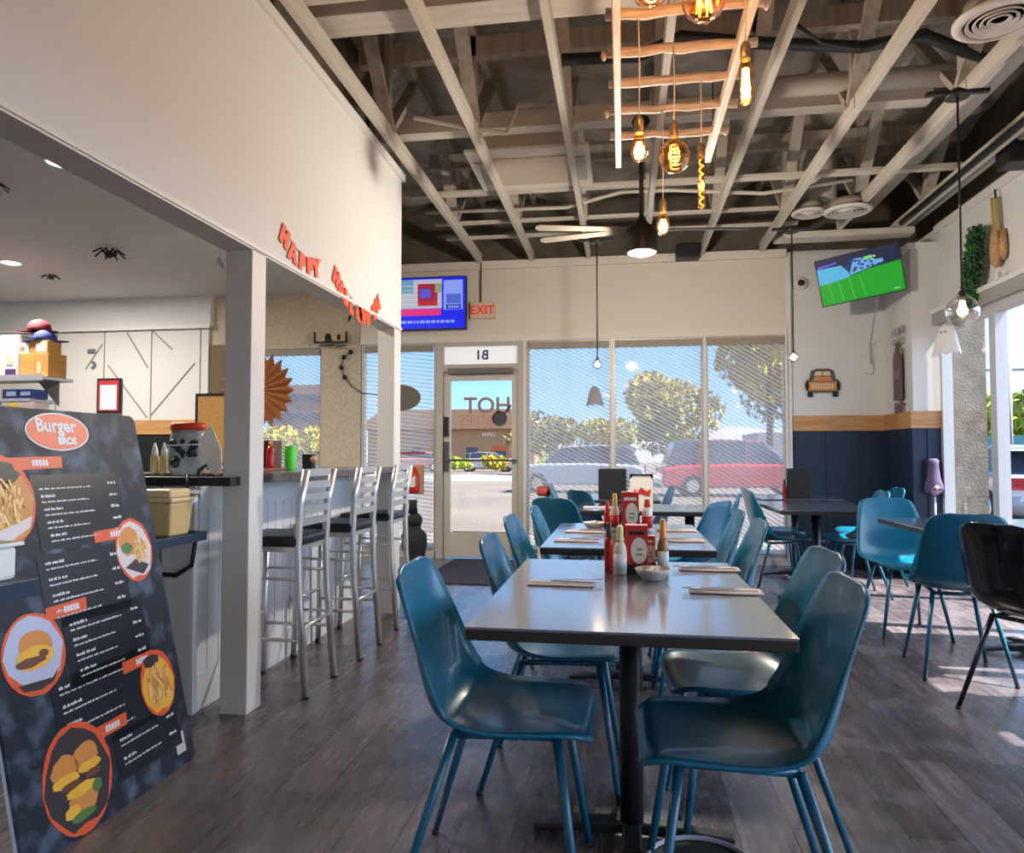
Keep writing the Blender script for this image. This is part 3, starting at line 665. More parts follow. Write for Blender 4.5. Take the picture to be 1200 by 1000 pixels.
CH = [  # x, y, rotation deg, label
    (-.32, 2.00, 0, 'nearest teal chair on the left side of the front table, facing right'),
    (.275, 1.89, 180, 'nearest teal chair on the right side of the front table, facing left'),
    (-.235, 2.68, 0, 'second teal chair on the left side of the front table'),
    (.37, 2.42, 184, 'second teal chair on the right side of the front table, pushed under it'),
    (-.29, 3.56, -2, 'teal chair on the left of the second table, nearer of its two'),
    (-.25, 4.22, 0, 'teal chair on the left of the second table, farther of its two'),
    (.36, 3.50, 180, 'teal chair on the right of the second table, nearer of its two'),
    (.36, 4.10, 180, 'teal chair on the right of the second table, farther of its two'),
    (-.36, 5.25, 62, 'dark-looking teal chair standing askew left of the third table'),
    (-.17, 6.30, 38, 'bright teal chair left of the third table beside the black menu box'),
    (-.42, 6.98, 0, 'far teal chair by the window shade, nearer of two left of the menu box'),
    (-.52, 7.50, 0, 'far teal chair by the window shade, farther of two left of the menu box'),
    (.20, 7.1, 185, 'far teal chair seen edge-on, just right of the menu holders'),
    (.40, 5.00, 148, 'bright teal chair turned with its back to the camera, between second and third table'),
    (.62, 5.85, 172, 'dark-looking teal chair at the right of the third table'),
    (1.36, 6.95, 0, 'teal chair facing right at the far table by the truck sign wall'),
    (1.30, 6.40, 5, 'teal chair facing right, nearer of two left of the right-hand middle table'),
    (1.86, 6.42, 180, 'teal chair facing left, half hidden behind the right-hand middle table'),
    (2.20, 7.05, 180, 'farthest teal chair, tucked below the blue wainscot corner'),
    (1.80, 5.10, -88, 'teal chair facing the camera behind the right window table'),
    (1.76, 4.26, 82, 'teal chair turned away from the camera at the near side of the right window table'),
]
first = make_chair(TEAL, TEALM, CH[0][3])
first.location = (CH[0][0], CH[0][1], 0)
for x, y, a, lb in CH[1:]: dup(first, (x, y, 0), R(a), lb)
blk = make_chair(mat('black_gloss_shell', (.008, .008, .010), .08, coat=.5), mat('dark_chair_metal', (.03, .035, .045), .25, metal=.6), 'glossy black shell chair at the right picture edge', group=None)
blk.location = (1.83, 3.57, 0); blk.rotation_euler = (0, 0, R(28))

# ---------------------------------------------------------------- tables
def table(cx, cy, w, l, label, bases, rz=0):
    t = thing('dining_table', label, 'table', (cx, cy, 0), rz, 'dark laminate pedestal tables')
    MB().box(-w / 2, w / 2, -l / 2, l / 2, .748, .75).box(-w / 2 + .001, w / 2 - .001, -l / 2 + .001, l / 2 - .001, .744, .748).build('laminate_top', CHARC, t)
    MB().box(-w / 2, w / 2, -l / 2, l / 2, .718, .744).build('table_edge', EDGE, t, bevel=.003)
    for bx, by in bases:
        MB().tube([(bx, by, .02), (bx, by, .70)], .036, 18).build('pedestal', BLACK, t)
        MB().box(bx - .19, bx + .19, by - .19, by + .19, .70, .718).build('top_plate', BLACKM, t)
        for k in range(4):
            a = k * PI / 2
            c, s_ = math.cos(a), math.sin(a)
            MB().bar((bx + c * .02, by + s_ * .02, .038), (bx + c * .16, by + s_ * .16, .030), .055, .035).bar((bx + c * .15, by + s_ * .15, .030), (bx + c * .30, by + s_ * .30, .016), .05, .022).build('base_foot', BLACK, t, bevel=.006)
    return t
table(.005, 2.275, .76, 1.14, 'front dark rectangular pedestal table nearest the camera, set with cutlery', [(0.015, 0)])
table(.015, 3.78, .76, 1.15, 'second dark rectangular table in the middle row', [(0, 0)])
table(.20, 5.70, 1.10, .76, 'third table in the middle row, holding the framed menu card', [(-.3, 0), (.3, 0)])
table(-.02, 6.95, .70, .70, 'fourth table in the middle row, by the window, holding the black menu box', [(0, 0)])
table(1.52, 6.12, .76, 1.10, 'right-hand middle table with two black pedestals in view', [(0, .0)])
table(1.62, 7.28, .70, .70, 'far right table beneath the truck sign, holding a black menu box', [(0, 0)])
table(2.26, 4.66, 1.25, .76, 'right window table between two teal chairs', [(.12, .02)])
table(2.44, 3.42, .72, .74, 'right edge table in front of the glossy black chair', [(.05, 0)])

# black waste-basket ring visible under near chair
wb = thing('wire_basket', 'dark round basket with pale rim under the nearest right chair', 'basket', (.20, 2.03, 0))
MB().lathe([(.11, .004), (.125, .03), (.14, .06)], n=28).build('basket_body', BLACKM, wb, solid=.004)
MB().lathe([(.138, .058), (.146, .062), (.146, .070), (.138, .072), (.138, .058)], n=28).build('rim', mat('rim_grey', (.35, .35, .42), .3), wb)

# ---------------------------------------------------------------- things on tables
NAPK = mat('paper_napkin', (.78, .66, .60), .8); FORK = mat('cutlery_steel', (.6, .6, .62), .2, metal=.95)
def cutlery(x, y, rz, label, z=.751):
    t = thing('cutlery_set', label, 'napkin and cutlery', (x, y, z), R(rz), 'napkin and cutlery settings')
    MB().prism([(-.105, -.034), (.105, -.042), (.108, .032), (-.02, .042), (-.103, .036)], .005).prism([(-.10, -.018), (.10, -.022), (.10, .010), (-.09, .014)], .010).build('napkin', NAPK, t, bevel=.002)
    f = MB().bar((-.02, .012, .013), (.075, .022, .013), .006, .003).prism([(.075, .010), (.10, .012), (.10, .034), (.075, .034)], .003, Matrix.Translation((0, 0, .012)))
    for k in range(4): f.bar((.10, .014 + k * .006, .0135), (.13, .014 + k * .006, .016), .0025, .002)
    f.build('fork', FORK, t)
    MB().bar((-.03, -.006, .0125), (.05, -.010, .0125), .008, .003).bar((.05, -.010, .0125), (.125, -.014, .0125), .014, .002).build('knife', FORK, t)
cutlery(-.195, 2.30, 0, 'napkin and fork on the left half of the front table')
cutlery(.30, 2.24, 180, 'napkin and fork on the right half of the front table, nearer one')
cutlery(.30, 2.66, 180, 'napkin and fork on the right half of the front table, by its far edge')
cutlery(-.22, 3.45, 0, 'napkin and fork at the near left of the second table')
cutlery(-.20, 3.85, 0, 'napkin and fork at the far left of the second table')
cutlery(.27, 3.52, 180, 'napkin and fork at the near right of the second table')
cutlery(.28, 3.98, 180, 'napkin and fork at the far right of the second table')
cutlery(-.20, 5.62, 0, 'napkin and fork at the left of the third table')

KETCH = mat('ketchup_red', (.45, .02, .012), .25); MUST = mat('mustard_yellow', (.75, .48, .06), .3); CREAMB = mat('cream_sauce', (.74, .68, .55), .35)
DKCAP = mat('dark_green_cap', (.02, .05, .05), .4); ORCAP = mat('orange_cap', (.85, .28, .04), .4); WHT = mat('white_plastic', (.78, .77, .74), .4); REDP = mat('red_print', (.50, .025, .02), .45)
def bottle(x, y, z, h, r, body, cap, label, band=None, caph=.3):
    t = thing('sauce_bottle', label, 'bottle', (x, y, z), 0, 'sauce bottles')
    hb = h * (1 - caph)
    MB().lathe([(r * .92, 0), (r, .004), (r, hb * .72), (r * .82, hb * .85), (r * .42, hb)], n=18).build('bottle_body', body, t)
    MB().lathe([(r * .60, hb * .95), (r * .62, hb * 1.04), (r * .55, hb * 1.08), (r * .52, h * .96), (r * .42, h)], n=14).build('bottle_cap', cap, t)
    if band: MB().lathe([(r * 1.02, hb * .15), (r * 1.02, hb * .6)], n=18).build('bottle_label', band, t, solid=.001)
def dish(x, y, z, r, label):
    t = thing('creamer_dish', label, 'dish', (x, y, z), 0, 'fluted dishes')
    prof = [(r * .55, 0), (r * .6, .004), (r * .85, r * .35), (r, r * .62), (r * .96, r * .64), (r * .8, r * .38), (r * .5, .012), (.001, .01)]
    m = MB(); n = 36; vs = []
    for a, zz in prof:
        for k in range(n):
            w = 1 + (.05 if k % 2 else -.02) * (a / r)
            vs.append((a * w * math.cos(2 * PI * k / n), a * w * math.sin(2 * PI * k / n), zz))
    fs = [(i * n + k, i * n + (k + 1) % n, (i + 1) * n + (k + 1) % n, (i + 1) * n + k) for i in range(len(prof) - 1) for k in range(n)]
    m.add(vs, fs, True).build('dish_bowl', mat('stoneware', (.62, .58, .52), .45), t)
    rr = random.Random(int(x * 100))
    for q in range(5):
        a = rr.uniform(0, 6); d = rr.uniform(0, r * .5)
        MB().lathe([(.010, 0), (.014, .014), (.016, .016)], (d * math.cos(a), d * math.sin(a), r * .42), 10, Euler((rr.uniform(-.5, .5), rr.uniform(-.5, .5), 0)).to_matrix()).build('creamer_cup', WHT if q % 2 else mat('pink_packet', (.75, .45, .42), .5), t)
def caddy(x, y, z, label):
    t = thing('condiment_caddy', label, 'caddy', (x, y, z), 0, 'black condiment caddies')
    MB().box(-.055, .055, -.05, .05, 0, .012).box(-.055, .055, -.055, -.048, 0, .03).box(-.055, .055, .048, .055, 0, .03).box(-.057, -.05, -.055, .055, 0, .03).box(.05, .057, -.055, .055, 0, .03).build('tray', BLACKM, t, bevel=.002)
    MB().bar((0, .05, .01), (0, .05, .20), .006, .006).build('caddy_handle', BLACK, t)
    return t
def pack(x, y, z, w, d, h, label, face, rz=0, cat='packet'):
    """printed table card or packet: red box with cream oval and strip"""
    t = thing('menu_card_box', label, cat, (x, y, z), R(rz), 'red printed cards and packets')
    MB().box(-w / 2, w / 2, -d / 2, d / 2, 0, h).build('card_body', REDP, t, bevel=.002)
    M = frame((0, -d / 2 - .0005, h * .42), (1, 0, 0), (0, 0, 1))
    MB().prism(ell(0.008, 0, w * .36, h * .30), .0012, M).build('printed_oval', CREAMB, t)
    MB().prism(rect(0, h * .40, w * .7, h * .08), .0012, M).build('printed_strip', face, t)
    MB().prism(rect(.010, .004, w * .22, h * .05), .0022, M).prism(rect(.008, -h * .09, w * .30, h * .04), .0022, M).build('printed_marks', mat('mark_grey', (.25, .22, .18), .6), t)
# front table set
caddy(.055, 2.60, .751, 'black caddy on the front table holding red cards')
bottle(-.050, 2.56, .751, .172, .016, KETCH, DKCAP, 'slim red ketchup bottle with dark cap on the front table', None, .26)
bottle(-.012, 2.52, .751, .165, .022, CREAMB, mat('pale_yellow_cap', (.80, .66, .30), .4), 'squat cream sauce bottle beside the slim ketchup bottle', WHT, .30)
bottle(.135, 2.58, .751, .185, .019, mat('hot_sauce', (.32, .16, .05), .2), ORCAP, 'hot sauce bottle with orange cap on the front table', WHT, .33)
pack(.045, 2.59, .764, .078, .05, .15, 'tall red card with cream oval in the front table caddy', BLACKM)
pack(.085, 2.62, .764, .05, .03, .11, 'small red packet behind the tall red card on the front table', WHT)
dish(.095, 2.43, .751, .058, 'fluted dish of creamers in front of the red caddy on the front table')
# second table set
caddy(.05, 3.88, .751, 'black caddy on the second table, behind the front red cards')
bottle(-.045, 3.92, .751, .20, .022, CREAMB, mat('yellow_cap', (.80, .58, .10), .4), 'tall bottle with yellow cap on the second table', REDP, .28)
bottle(-.085, 3.98, .751, .15, .02, KETCH, REDP, 'short red ketchup bottle on the second table', None, .25)
bottle(.125, 3.93, .751, .17, .028, WHT, REDP, 'white bottle with red label on the second table', REDP, .2)
pack(.035, 3.86, .764, .09, .05, .20, 'red and cream card standing in the second table caddy', WHT)
dish(-.155, 4.00, .751, .062, 'fluted dish of creamers on the second table')
# third table framed menu
t = thing('framed_menu', 'cream menu card with black corners and red print on the third table', 'menu holder', (.135, 5.55, .751))
MB().box(-.085, .085, -.006, .006, 0, .26).build('card', CREAMB, t)
MB().prism([(-.087, .262), (-.087, .22), (-.05, .262)], .016, frame((0, .008, 0), (1, 0, 0), (0, 0, 1))).prism([(.087, .262), (.05, .262), (.087, .22)], .016, frame((0, .008, 0), (1, 0, 0), (0, 0, 1))).build('corner', BLACK, t)
MB().prism([(-.07, .10), (-.05, .15), (-.03, .13), (0, .16), (.04, .13), (.07, .15), (.06, .09), (0, .11)], .0015, frame((0, -.007, 0), (1, 0, 0), (0, 0, 1))).build('red_print', REDP, t)
MB().bar((-.085, 0, .255), (.085, 0, .255), .02, .012).build('clamp', BLACK, t)
def menubox(x, y, w, h, label):
    t = thing('menu_box', label, 'menu box', (x, y, .751), 0, 'black menu boxes on tables')
    MB().box(-w / 2, w / 2, -.06, .06, 0, h).build('box_shell', BLACKM, t, bevel=.004)
    MB().box(-w / 2 + .01, w / 2 - .01, -.05, .05, h, h + .004).build('menus', CREAMB if False else BLACKM, t)
menubox(-.10, 6.90, .26, .27, 'black upright menu box on the fourth table, against the window shade')
menubox(1.64, 7.22, .19, .27, 'black upright menu box on the far right table')
bottle(1.52, 7.25, .751, .17, .02, KETCH, BLACK, 'small red bottle beside the far right black menu box')

# ---------------------------------------------------------------- bar
bar = thing('bar_counter', 'long white bar with dark overhanging top between the two posts', 'bar', (-1.92, 4.1, 0))
WB = mat('bar_white', (.74, .74, .75), .45)
MB().box(-.25, 0, -1.045, 1.02, 0, 1.03).build('bar_body', WB, bar)
m = MB().box(0, .012, -1.045, 1.02, 0, .16)
for k in range(22):
    y = -1.045 + k * .094
    m.box(0, .008, y, y + .088, .16, .90)
m.box(0, .014, -1.045, 1.02, .90, 1.03).build('bar_panelling', WB, bar)
MB().box(-.45, .30, -.90, 1.03, 1.03, 1.07).build('bar_top', mat('bar_top_grey', (.11, .10, .10), .22, vary=.3, vscale=20), bar, bevel=.004)
MB().box(-.24, .010, 1.02, 1.08, 0, 1.03).build('bar_end_panel', POSTW, bar)
# register counter
rc = thing('register_counter', 'black topped register counter running left from the near post', 'counter', (-3.0, 3.2, 0))
MB().box(-2.2, 1.08, -.18, -.155, 0, 1.02).box(-2.2, .82, -.155, .5, 0, 1.02).build('counter_body', WALLW, rc)
MB().box(1.08, 1.095, -.18, -.155, 0, 1.02).box(1.095, 1.10, -.185, -.152, 0, .17).build('corner_panel', WB, rc)
MB().box(-2.2, 1.30, -.24, -.155, 1.02, 1.06).box(-2.2, .62, -.155, .5, 1.02, 1.06).build('countertop', BLACK, rc, bevel=.003)
m = MB()
for x in (.2, .62, .93): m.box(x, x + .008, -.186, -.18, 0, 1.02)
m.build('panel_seam', mat('seam', (.2, .16, .12), .7), rc)
sh = thing('side_shelf', 'dark blue-black low shelf below the register counter holding the amber tub', 'shelf', (-1.83, 2.6, .80))
MB().box(-.35, 0, -.60, .40, -.02, .02).build('shelf_board', mat('shelf_navy', (.035, .05, .085), .3), sh, bevel=.003)
MB().tube([(-.03, .36, -.02), (-.06, .38, -.13), (-.14, .39, -.18), (-.30, .39, -.17)], .010, 8).build('shelf_bracket', BLACK, sh)
tub = thing('plastic_tub', 'amber translucent tub with lid on the low side shelf', 'tub', (-1.90, 2.80, .82))
MB().lathe([(.075, 0), (.08, .01), (.088, .09), (.092, .13), (.095, .14)], n=4, rot=Matrix.Rotation(R(45), 3, 'Z'), smooth=False, sx=1.2, sy=1.2).build('tub_body', mat('amber_plastic', (.60, .42, .18), .25), tub, bevel=.01)
MB().box(-.085, .085, -.085, .085, .14, .16).box(-.07, .07, -.07, .07, .16, .195).build('tub_lid', mat('amber_lid', (.66, .50, .26), .3), tub, bevel=.008)
jar = thing('glass_jar', 'clear straight-sided jar beside the amber tub', 'jar', (-1.865, 2.93, .82))
MB().lathe([(.035, 0), (.038, .01), (.038, .15), (.036, .17)], n=18).build('jar_wall', glass_mat('jar_glass', (.85, .82, .75), .12), jar)
MB().lathe([(.037, .17), (.037, .185)], n=18).build('jar_lid', WALLW, jar)
nl = thing('service_counter', 'white counter with dark shelf top at the left picture edge before the menu board', 'counter', (-1.72, 1.2, 0))
MB().box(-.6, 0, -1.2, .58, 0, .77).build('counter_body', WB, nl)
MB().box(-.6, .12, -1.2, .60, .77, .82).build('counter_top', mat('shelf_navy', (.035, .05, .085), .3), nl, bevel=.003)
tb = thing('white_bin', 'white plastic bin on the dark counter at the left picture edge', 'bin', (-1.76, 1.62, .82))
MB().cbox((0, 0, .045), (.24, .30, .09)).build('bin_body', WHT, tb, bevel=.012)
MB().box(-.132, .132, -.162, .162, .09, .102).build('bin_rim', WHT, tb, bevel=.004)

# ---------------------------------------------------------------- bar stools
VINYL = mat('black_vinyl', (.014, .013, .014), .35)
STEEL = mat('stool_steel', (.66, .65, .62), .32, metal=.75)
def make_stool(label):
    t = thing('bar_stool', label, 'bar stool', (0, 0, 0), 0, 'steel ladder-back bar stools')
    # faces -x; back posts at +x
    MB().box(-.175, .18, -.19, .19, .715, .765).build('seat', VINYL, t, bevel=.018)
    MB().box(-.165, .17, -.18, .18, .69, .715).build('seat_frame', STEEL, t)
    for s in (-1, 1):
        MB().tube([(.225, .17 * s, .01), (.185, .165 * s, .45), (.175, .165 * s, .72), (.185, .165 * s, .92), (.215, .165 * s, 1.085)], .019, 10).build('back_post', STEEL, t)
        MB().tube([(-.172, .17 * s, .01), (-.15, .155 * s, .70)], .016, 10).build('front_leg', STEEL, t)
        MB().tube([(-.155, .157 * s, .56), (.18, .165 * s, .56)], .008, 8).build('side_rail', STEEL, t)
        MB().tube([(-.165, .163 * s, .27), (.205, .167 * s, .27)], .009, 8).build('side_rail', STEEL, t)
    for i, z in enumerate((.83, .89, .95, 1.01, 1.07)):
        x = .182 + (z - .80) * .09
        MB().bar((x, -.15, z), (x, .15, z), .010, .036).build('back_slat', STEEL, t)
    MB().tube([(-.165, -.163, .33), (-.165, .163, .33)], .010, 8).build('foot_rail', STEEL, t)
    MB().tube([(.20, -.165, .33), (.20, .165, .33)], .009, 8).build('rear_rail', STEEL, t)
    for sx in (-1, 1):
        for s in (-1, 1): MB().lathe([(.018, 0), (.017, .02)], (.225 if sx > 0 else -.172, .17 * s, 0), 10).build('foot_cap', BLACK, t)
    return t
st = make_stool('steel ladder-back bar stool nearest the front post'); st.location = (-1.72, 3.47, 0)
dup(st, (-1.70, 4.13, 0), 0, 'middle steel ladder-back bar stool at the bar')
dup(st, (-1.71, 4.84, 0), 0, 'farthest steel ladder-back bar stool, next to the rear post')
# door mat
o = MB().box(-1.84, -.85, 6.36, 7.86, 0.001, .012).build('door_mat', mat('dark_mat', (.035, .025, .035), .9, bump=.3, bscale=150)); tag(o, 'dark flat mat on the floor inside the glass door', 'mat')
# ---------------------------------------------------------------- leaning menu board
BW, BH = 0.80, 1.343
tilt = math.atan2(.29, 1.311)
bd = thing('menu_board', 'large leaning black menu board with orange rimmed food pictures', 'menu board', (-1.622, 1.81, 0))
bd.rotation_euler = Euler((0, 0, 0))
# local frame on the face: u along +Y (0..BW), v up along the lean
vdir = Vector((-math.sin(tilt), 0, math.cos(tilt)))
BM = frame((0, 0, 0), (0, 1, 0), vdir)
def onb(u, v, z=0.0): return BM @ Matrix.Translation((u, v, z))
def rrect(w, h, r, n=5):
    out = []
    for cx, cy, a in ((w - r, r, -90), (w - r, h - r, 0), (r, h - r, 90), (r, r, 180)):
        for k in range(n + 1):
            t = R(a + 90 * k / n); out.append((cx + r * math.cos(t), cy + r * math.sin(t)))
    return out
def slate():
    m = bpy.data.materials.new('slate_print'); m.use_nodes = True
    nt = m.node_tree; b = nt.nodes['Principled BSDF']; tc = nt.nodes.new('ShaderNodeTexCoord')
    n = nt.nodes.new('ShaderNodeTexNoise'); n.inputs['Scale'].default_value = 11; n.inputs['Detail'].default_value = 3
    nt.links.new(tc.outputs['Object'], n.inputs['Vector'])
    r = nt.nodes.new('ShaderNodeValToRGB'); r.color_ramp.elements[0].position = .48; r.color_ramp.elements[1].position = .72
    r.color_ramp.elements[0].color = (.014, .020, .034, 1); r.color_ramp.elements[1].color = (.10, .13, .20, 1)
    nt.links.new(n.outputs['Fac'], r.inputs['Fac']); nt.links.new(r.outputs['Color'], b.inputs['Base Color'])
    b.inputs['Roughness'].default_value = .5; b.inputs['Specular IOR Level'].default_value = .3
    return m
MB().prism(rrect(BW, BH, .03), .012, onb(0, 0, -.016)).build('board_panel', slate(), bd)
MB().prism(rrect(BW + .012, BH + .006, .03), .006, onb(-.006, -.003, -.023)).build('board_backing', mat('board_edge', (.45, .45, .48), .4), bd)
ORG = mat('print_orange', (.78, .115, .035), .4); PWH = mat('print_white', (.80, .82, .86), .45); PBK = mat('print_panel', (.010, .012, .018), .3)
Z0 = -.004
# logo: u = Y-1.81 ; v from bottom
lg = MB().prism(ell(.395, 1.267, .140, .066, 40), .002, onb(0, 0, Z0)).build('logo_rim', PWH, bd)
MB().prism(ell(.395, 1.267, .133, .061, 40), .0028, onb(0, 0, Z0)).build('logo_oval', ORG, bd)
text_obj('logo_lettering', 'Burger', .064, onb(.385, 1.286, Z0 + .0032), PWH, bd, bold=.002)
text_obj('logo_lettering', 'BROS', .034, onb(.425, 1.234, Z0 + .0032), PWH, bd, bold=.0025)
PANELS = [  # u0, u1, v0, v1
    (.30, .665, .868, 1.135), (.21, .59, .585, .835), (.20, .66, .415, .655), (.12, .62, .16, .40), (.36, .73, .06, .235)]
PANELS = [(.24, .650, .875, 1.120), (.215, .60, .625, .862), (.27, .655, .425, .655), (.185, .66, .215, .475), (.40, .74, .08, .235)]
PB = MB()
for (u0, u1, v0, v1) in PANELS: PB.prism([(u0, v0), (u1, v0), (u1, v1), (u0, v1)], .0012, onb(0, 0, Z0))
PB.build('text_panel', PBK, bd)
rt = random.Random(11)
TX = MB()
def textrow(u0, u1, v, h):
    u = u0
    while u < u1:
        w = rt.uniform(.010, .026); w = min(w, u1 - u)
        x = u
        while x < u + w - .002:
            c = rt.uniform(.003, .0055); hh = h * rt.choice((.7, .7, 1.0))
            TX.prism([(x, v), (x + c * .75, v), (x + c * .75, v + hh), (x, v + hh)], .0006, onb(0, 0, Z0 + .0012)); x += c
        u += w + .004
for (u0, u1, v0, v1), rows in zip(PANELS, (5, 4, 4, 4, 2)):
    ph_ = (v1 - v0 - .03) / rows
    for k in range(rows):
        v = v1 - .022 - ph_ * k
        iu = u0 + .03 + .004 * k
        if not (rows == 5 and k == 0): textrow(iu, iu + rt.uniform(.05, .085), v - .010, .010)
        textrow(iu, u0 + (u1 - u0) * rt.uniform(.55, .74), v - .027, .006)
        textrow(u1 - .065, u1 - .022, v - .020, .011)
TX.build('menu_lines', PWH, bd)
# food pictures: centre u, v, radii, kind, label bar (u0, v, length, side)
def ring(u, v, ru, rv, seed):
    f = MB().prism(ell(u, v, ru, rv, 52, .012, 0, seed), .0022, onb(0, 0, Z0)).build('picture_ring', ORG, bd)
    return f
def blob(m, u, v, ru, rv, z, n=16, wob=.12, seed=0): m.prism(ell(u, v, ru, rv, n, wob, 0, seed), .0005, onb(0, 0, Z0 + z))
PFRY = [mat('print_fry_a', (.80, .46, .14), .4), mat('print_fry_b', (.62, .28, .07), .4), mat('print_fry_c', (.88, .62, .26), .4)]
PWR = mat('print_paper', (.74, .66, .66), .4); PGR = mat('print_green', (.10, .20, .05), .4); PBUN = mat('print_bun', (.70, .28, .07), .4); PDK = mat('print_dark', (.04, .03, .035), .4); PYL = mat('print_cheese', (.90, .50, .05), .4); PMEAT = mat('print_meat', (.16, .06, .03), .4); PTOM = mat('print_tomato', (.60, .06, .03), .4)
def fries(parent, u, v, ru, rv, n, seed, vert=False):
    rr = random.Random(seed)
    ms = [MB(), MB(), MB()]
    for k in range(n):
        a = rr.uniform(0, 2 * PI); d = rr.uniform(0, 1) ** .5
        cu_, cv_ = u + ru * d * math.cos(a) * .78, v + rv * d * math.sin(a) * .78
        ang = (PI / 2 if vert else 0) + rr.uniform(-.7, .7); L = rr.uniform(.35, .6) * min(ru, rv) * 1.1; w = .0045
        M = onb(cu_, cv_, Z0 + .0030 + .00003 * k) @ Matrix.Rotation(ang, 4, 'Z')
        ms[k % 3].prism([(-L / 2, -w), (L / 2, -w), (L / 2, w), (-L / 2, w)], .0004, M)
    for q in range(3): ms[q].build('picture_fries', PFRY[q], parent)
r1 = ring(.10, 1.045, .148, .150, 1)
m = MB(); blob(m, .10, 1.045, .134, .136, .0022); m.build('picture_ground', PFRY[1], r1)
m = MB(); blob(m, .12, 1.125, .08, .045, .0027, seed=2); m.build('picture_sauce', PDK, r1)
m = MB(); m.prism([(-.02, .95), (.12, .915), (.21, .955), (.225, .99), (.10, .955), (-.03, 1.02)], .0005, onb(0, 0, Z0 + .0027)); m.build('picture_paper', PWR, r1)
fries(r1, .105, 1.04, .115, .085, 90, 3, True)
r2 = ring(.665, .825, .098, .118, 2)
m = MB(); blob(m, .665, .825, .087, .106, .0022); m.build('picture_ground', PWR, r2)
m = MB(); blob(m, .64, .86, .05, .055, .0027, seed=4); blob(m, .66, .875, .03, .03, .0031, seed=5); m.build('picture_burger', PBUN, r2)
m = MB(); blob(m, .625, .835, .03, .02, .0033, seed=6); m.build('picture_greens', PGR, r2)
m = MB(); m.prism([(.60, .765), (.69, .73), (.73, .76), (.66, .79)], .0005, onb(0, 0, Z0 + .0028)); m.build('picture_tray', PDK, r2)
fries(r2, .70, .82, .05, .06, 40, 7, True)
r3 = ring(.150, .575, .118, .122, 3)
m = MB(); blob(m, .150, .585, .104, .104, .0022); m.build('picture_paper', mat('print_paper_blue', (.52, .56, .74), .4), r3)
m = MB(); blob(m, .155, .60, .068, .045, .0028, seed=8); m.build('picture_bun', PBUN, r3)
m = MB(); blob(m, .15, .565, .072, .035, .0031, seed=9); m.build('picture_cheese', PYL, r3)
m = MB(); blob(m, .13, .555, .055, .014, .0035, seed=10); blob(m, .18, .57, .02, .012, .0036, seed=12); m.build('picture_patty', PMEAT, r3)
m = MB(); m.prism([(.075, .50), (.20, .49), (.23, .515), (.20, .478), (.15, .468), (.09, .478)], .0005, onb(0, 0, Z0 + .0032)); m.build('picture_tray', PDK, r3)
r4 = ring(.665, .330, .094, .118, 4)
m = MB(); blob(m, .665, .325, .083, .100, .0022); m.build('picture_ground', PYL, r4)
m = MB(); blob(m, .645, .415, .045, .022, .0027, seed=13); m.build('picture_dip', PDK, r4)
fries(r4, .665, .32, .08, .085, 60, 14, True)
r5 = ring(.235, .170, .140, .165, 5)
m = MB(); blob(m, .235, .170, .125, .150, .0022); m.build('picture_ground', PDK, r5)
m = MB(); blob(m, .185, .215, .052, .038, .0027, seed=15); blob(m, .275, .225, .05, .04, .0027, seed=16); blob(m, .24, .10, .06, .04, .0027, seed=17); m.build('picture_bun', PBUN, r5)
m = MB(); blob(m, .185, .180, .055, .018, .0031, seed=18); blob(m, .28, .190, .05, .016, .0031, seed=19); blob(m, .235, .135, .06, .018, .0031, seed=20); blob(m, .19, .085, .03, .02, .0031, seed=21); m.build('picture_cheese', PYL, r5)
m = MB(); blob(m, .20, .160, .04, .012, .0035, seed=22); blob(m, .29, .165, .035, .012, .0035, seed=23); m.build('picture_patty', PMEAT, r5)
m = MB(); blob(m, .23, .06, .05, .014, .0035, seed=24); blob(m, .30, .12, .02, .02, .0035, seed=25); m.build('picture_greens', PGR, r5)
# orange label tabs with white strips
LW = MB()
for (u0, u1, v, sk) in ((.165, .385, 1.160, 0), (.475, .66, .895, .0), (.215, .385, .680, .0), (.50, .66, .430, 0), (.30, .475, .265, 0)):
    MB().prism([(u0, v - .022), (u1, v - .018), (u1 + .004, v + .022), (u0, v + .018)], .0018, onb(0, 0, Z0)).build('orange_label', ORG, bd)
    uu = u0 + (u1 - u0) * .46
    for k in range(5):
        LW.prism(rect(uu + k * .0135, v, .010, .020), .0006, onb(0, 0, Z0 + .0018))
LW.build('label_strip', PWH, bd)
MB().prism(rect(.728, .085, .052, .075), .001, onb(0, 0, Z0)).build('white_sticker', mat('sticker_grey', (.55, .56, .60), .5), bd)

# ---------------------------------------------------------------- kitchen side items
shelf = thing('wall_shelf', 'white metal shelf with angled bracket carrying boxes at the left', 'shelf', (-5.65, 6.5, 1.92))
STL = mat('shelf_white', (.62, .62, .70), .35, metal=.3)
MB().box(-1.2, 0, -.15, .25, -.015, .015).box(-1.2, 0, -.16, -.15, -.03, .03).build('shelf_board', STL, shelf)
MB().prism([(-.02, 0), (-.02, -.26), (-.26, 0)], .012, frame((-.01, .10, -.015), (1, 0, 0), (0, 0, 1))).build('bracket', mat('bracket_grey', (.30, .28, .24), .4, metal=.5), shelf)
low = thing('wall_shelf', 'lower white shelf edge with small product boxes at the left edge', 'shelf', (-5.80, 6.5, 1.70))
MB().box(-1.2, 0, -.15, .25, -.015, .015).build('shelf_board', STL, low)
CARD = mat('cardboard', (.46, .22, .05), .75, vary=.12, vscale=9)
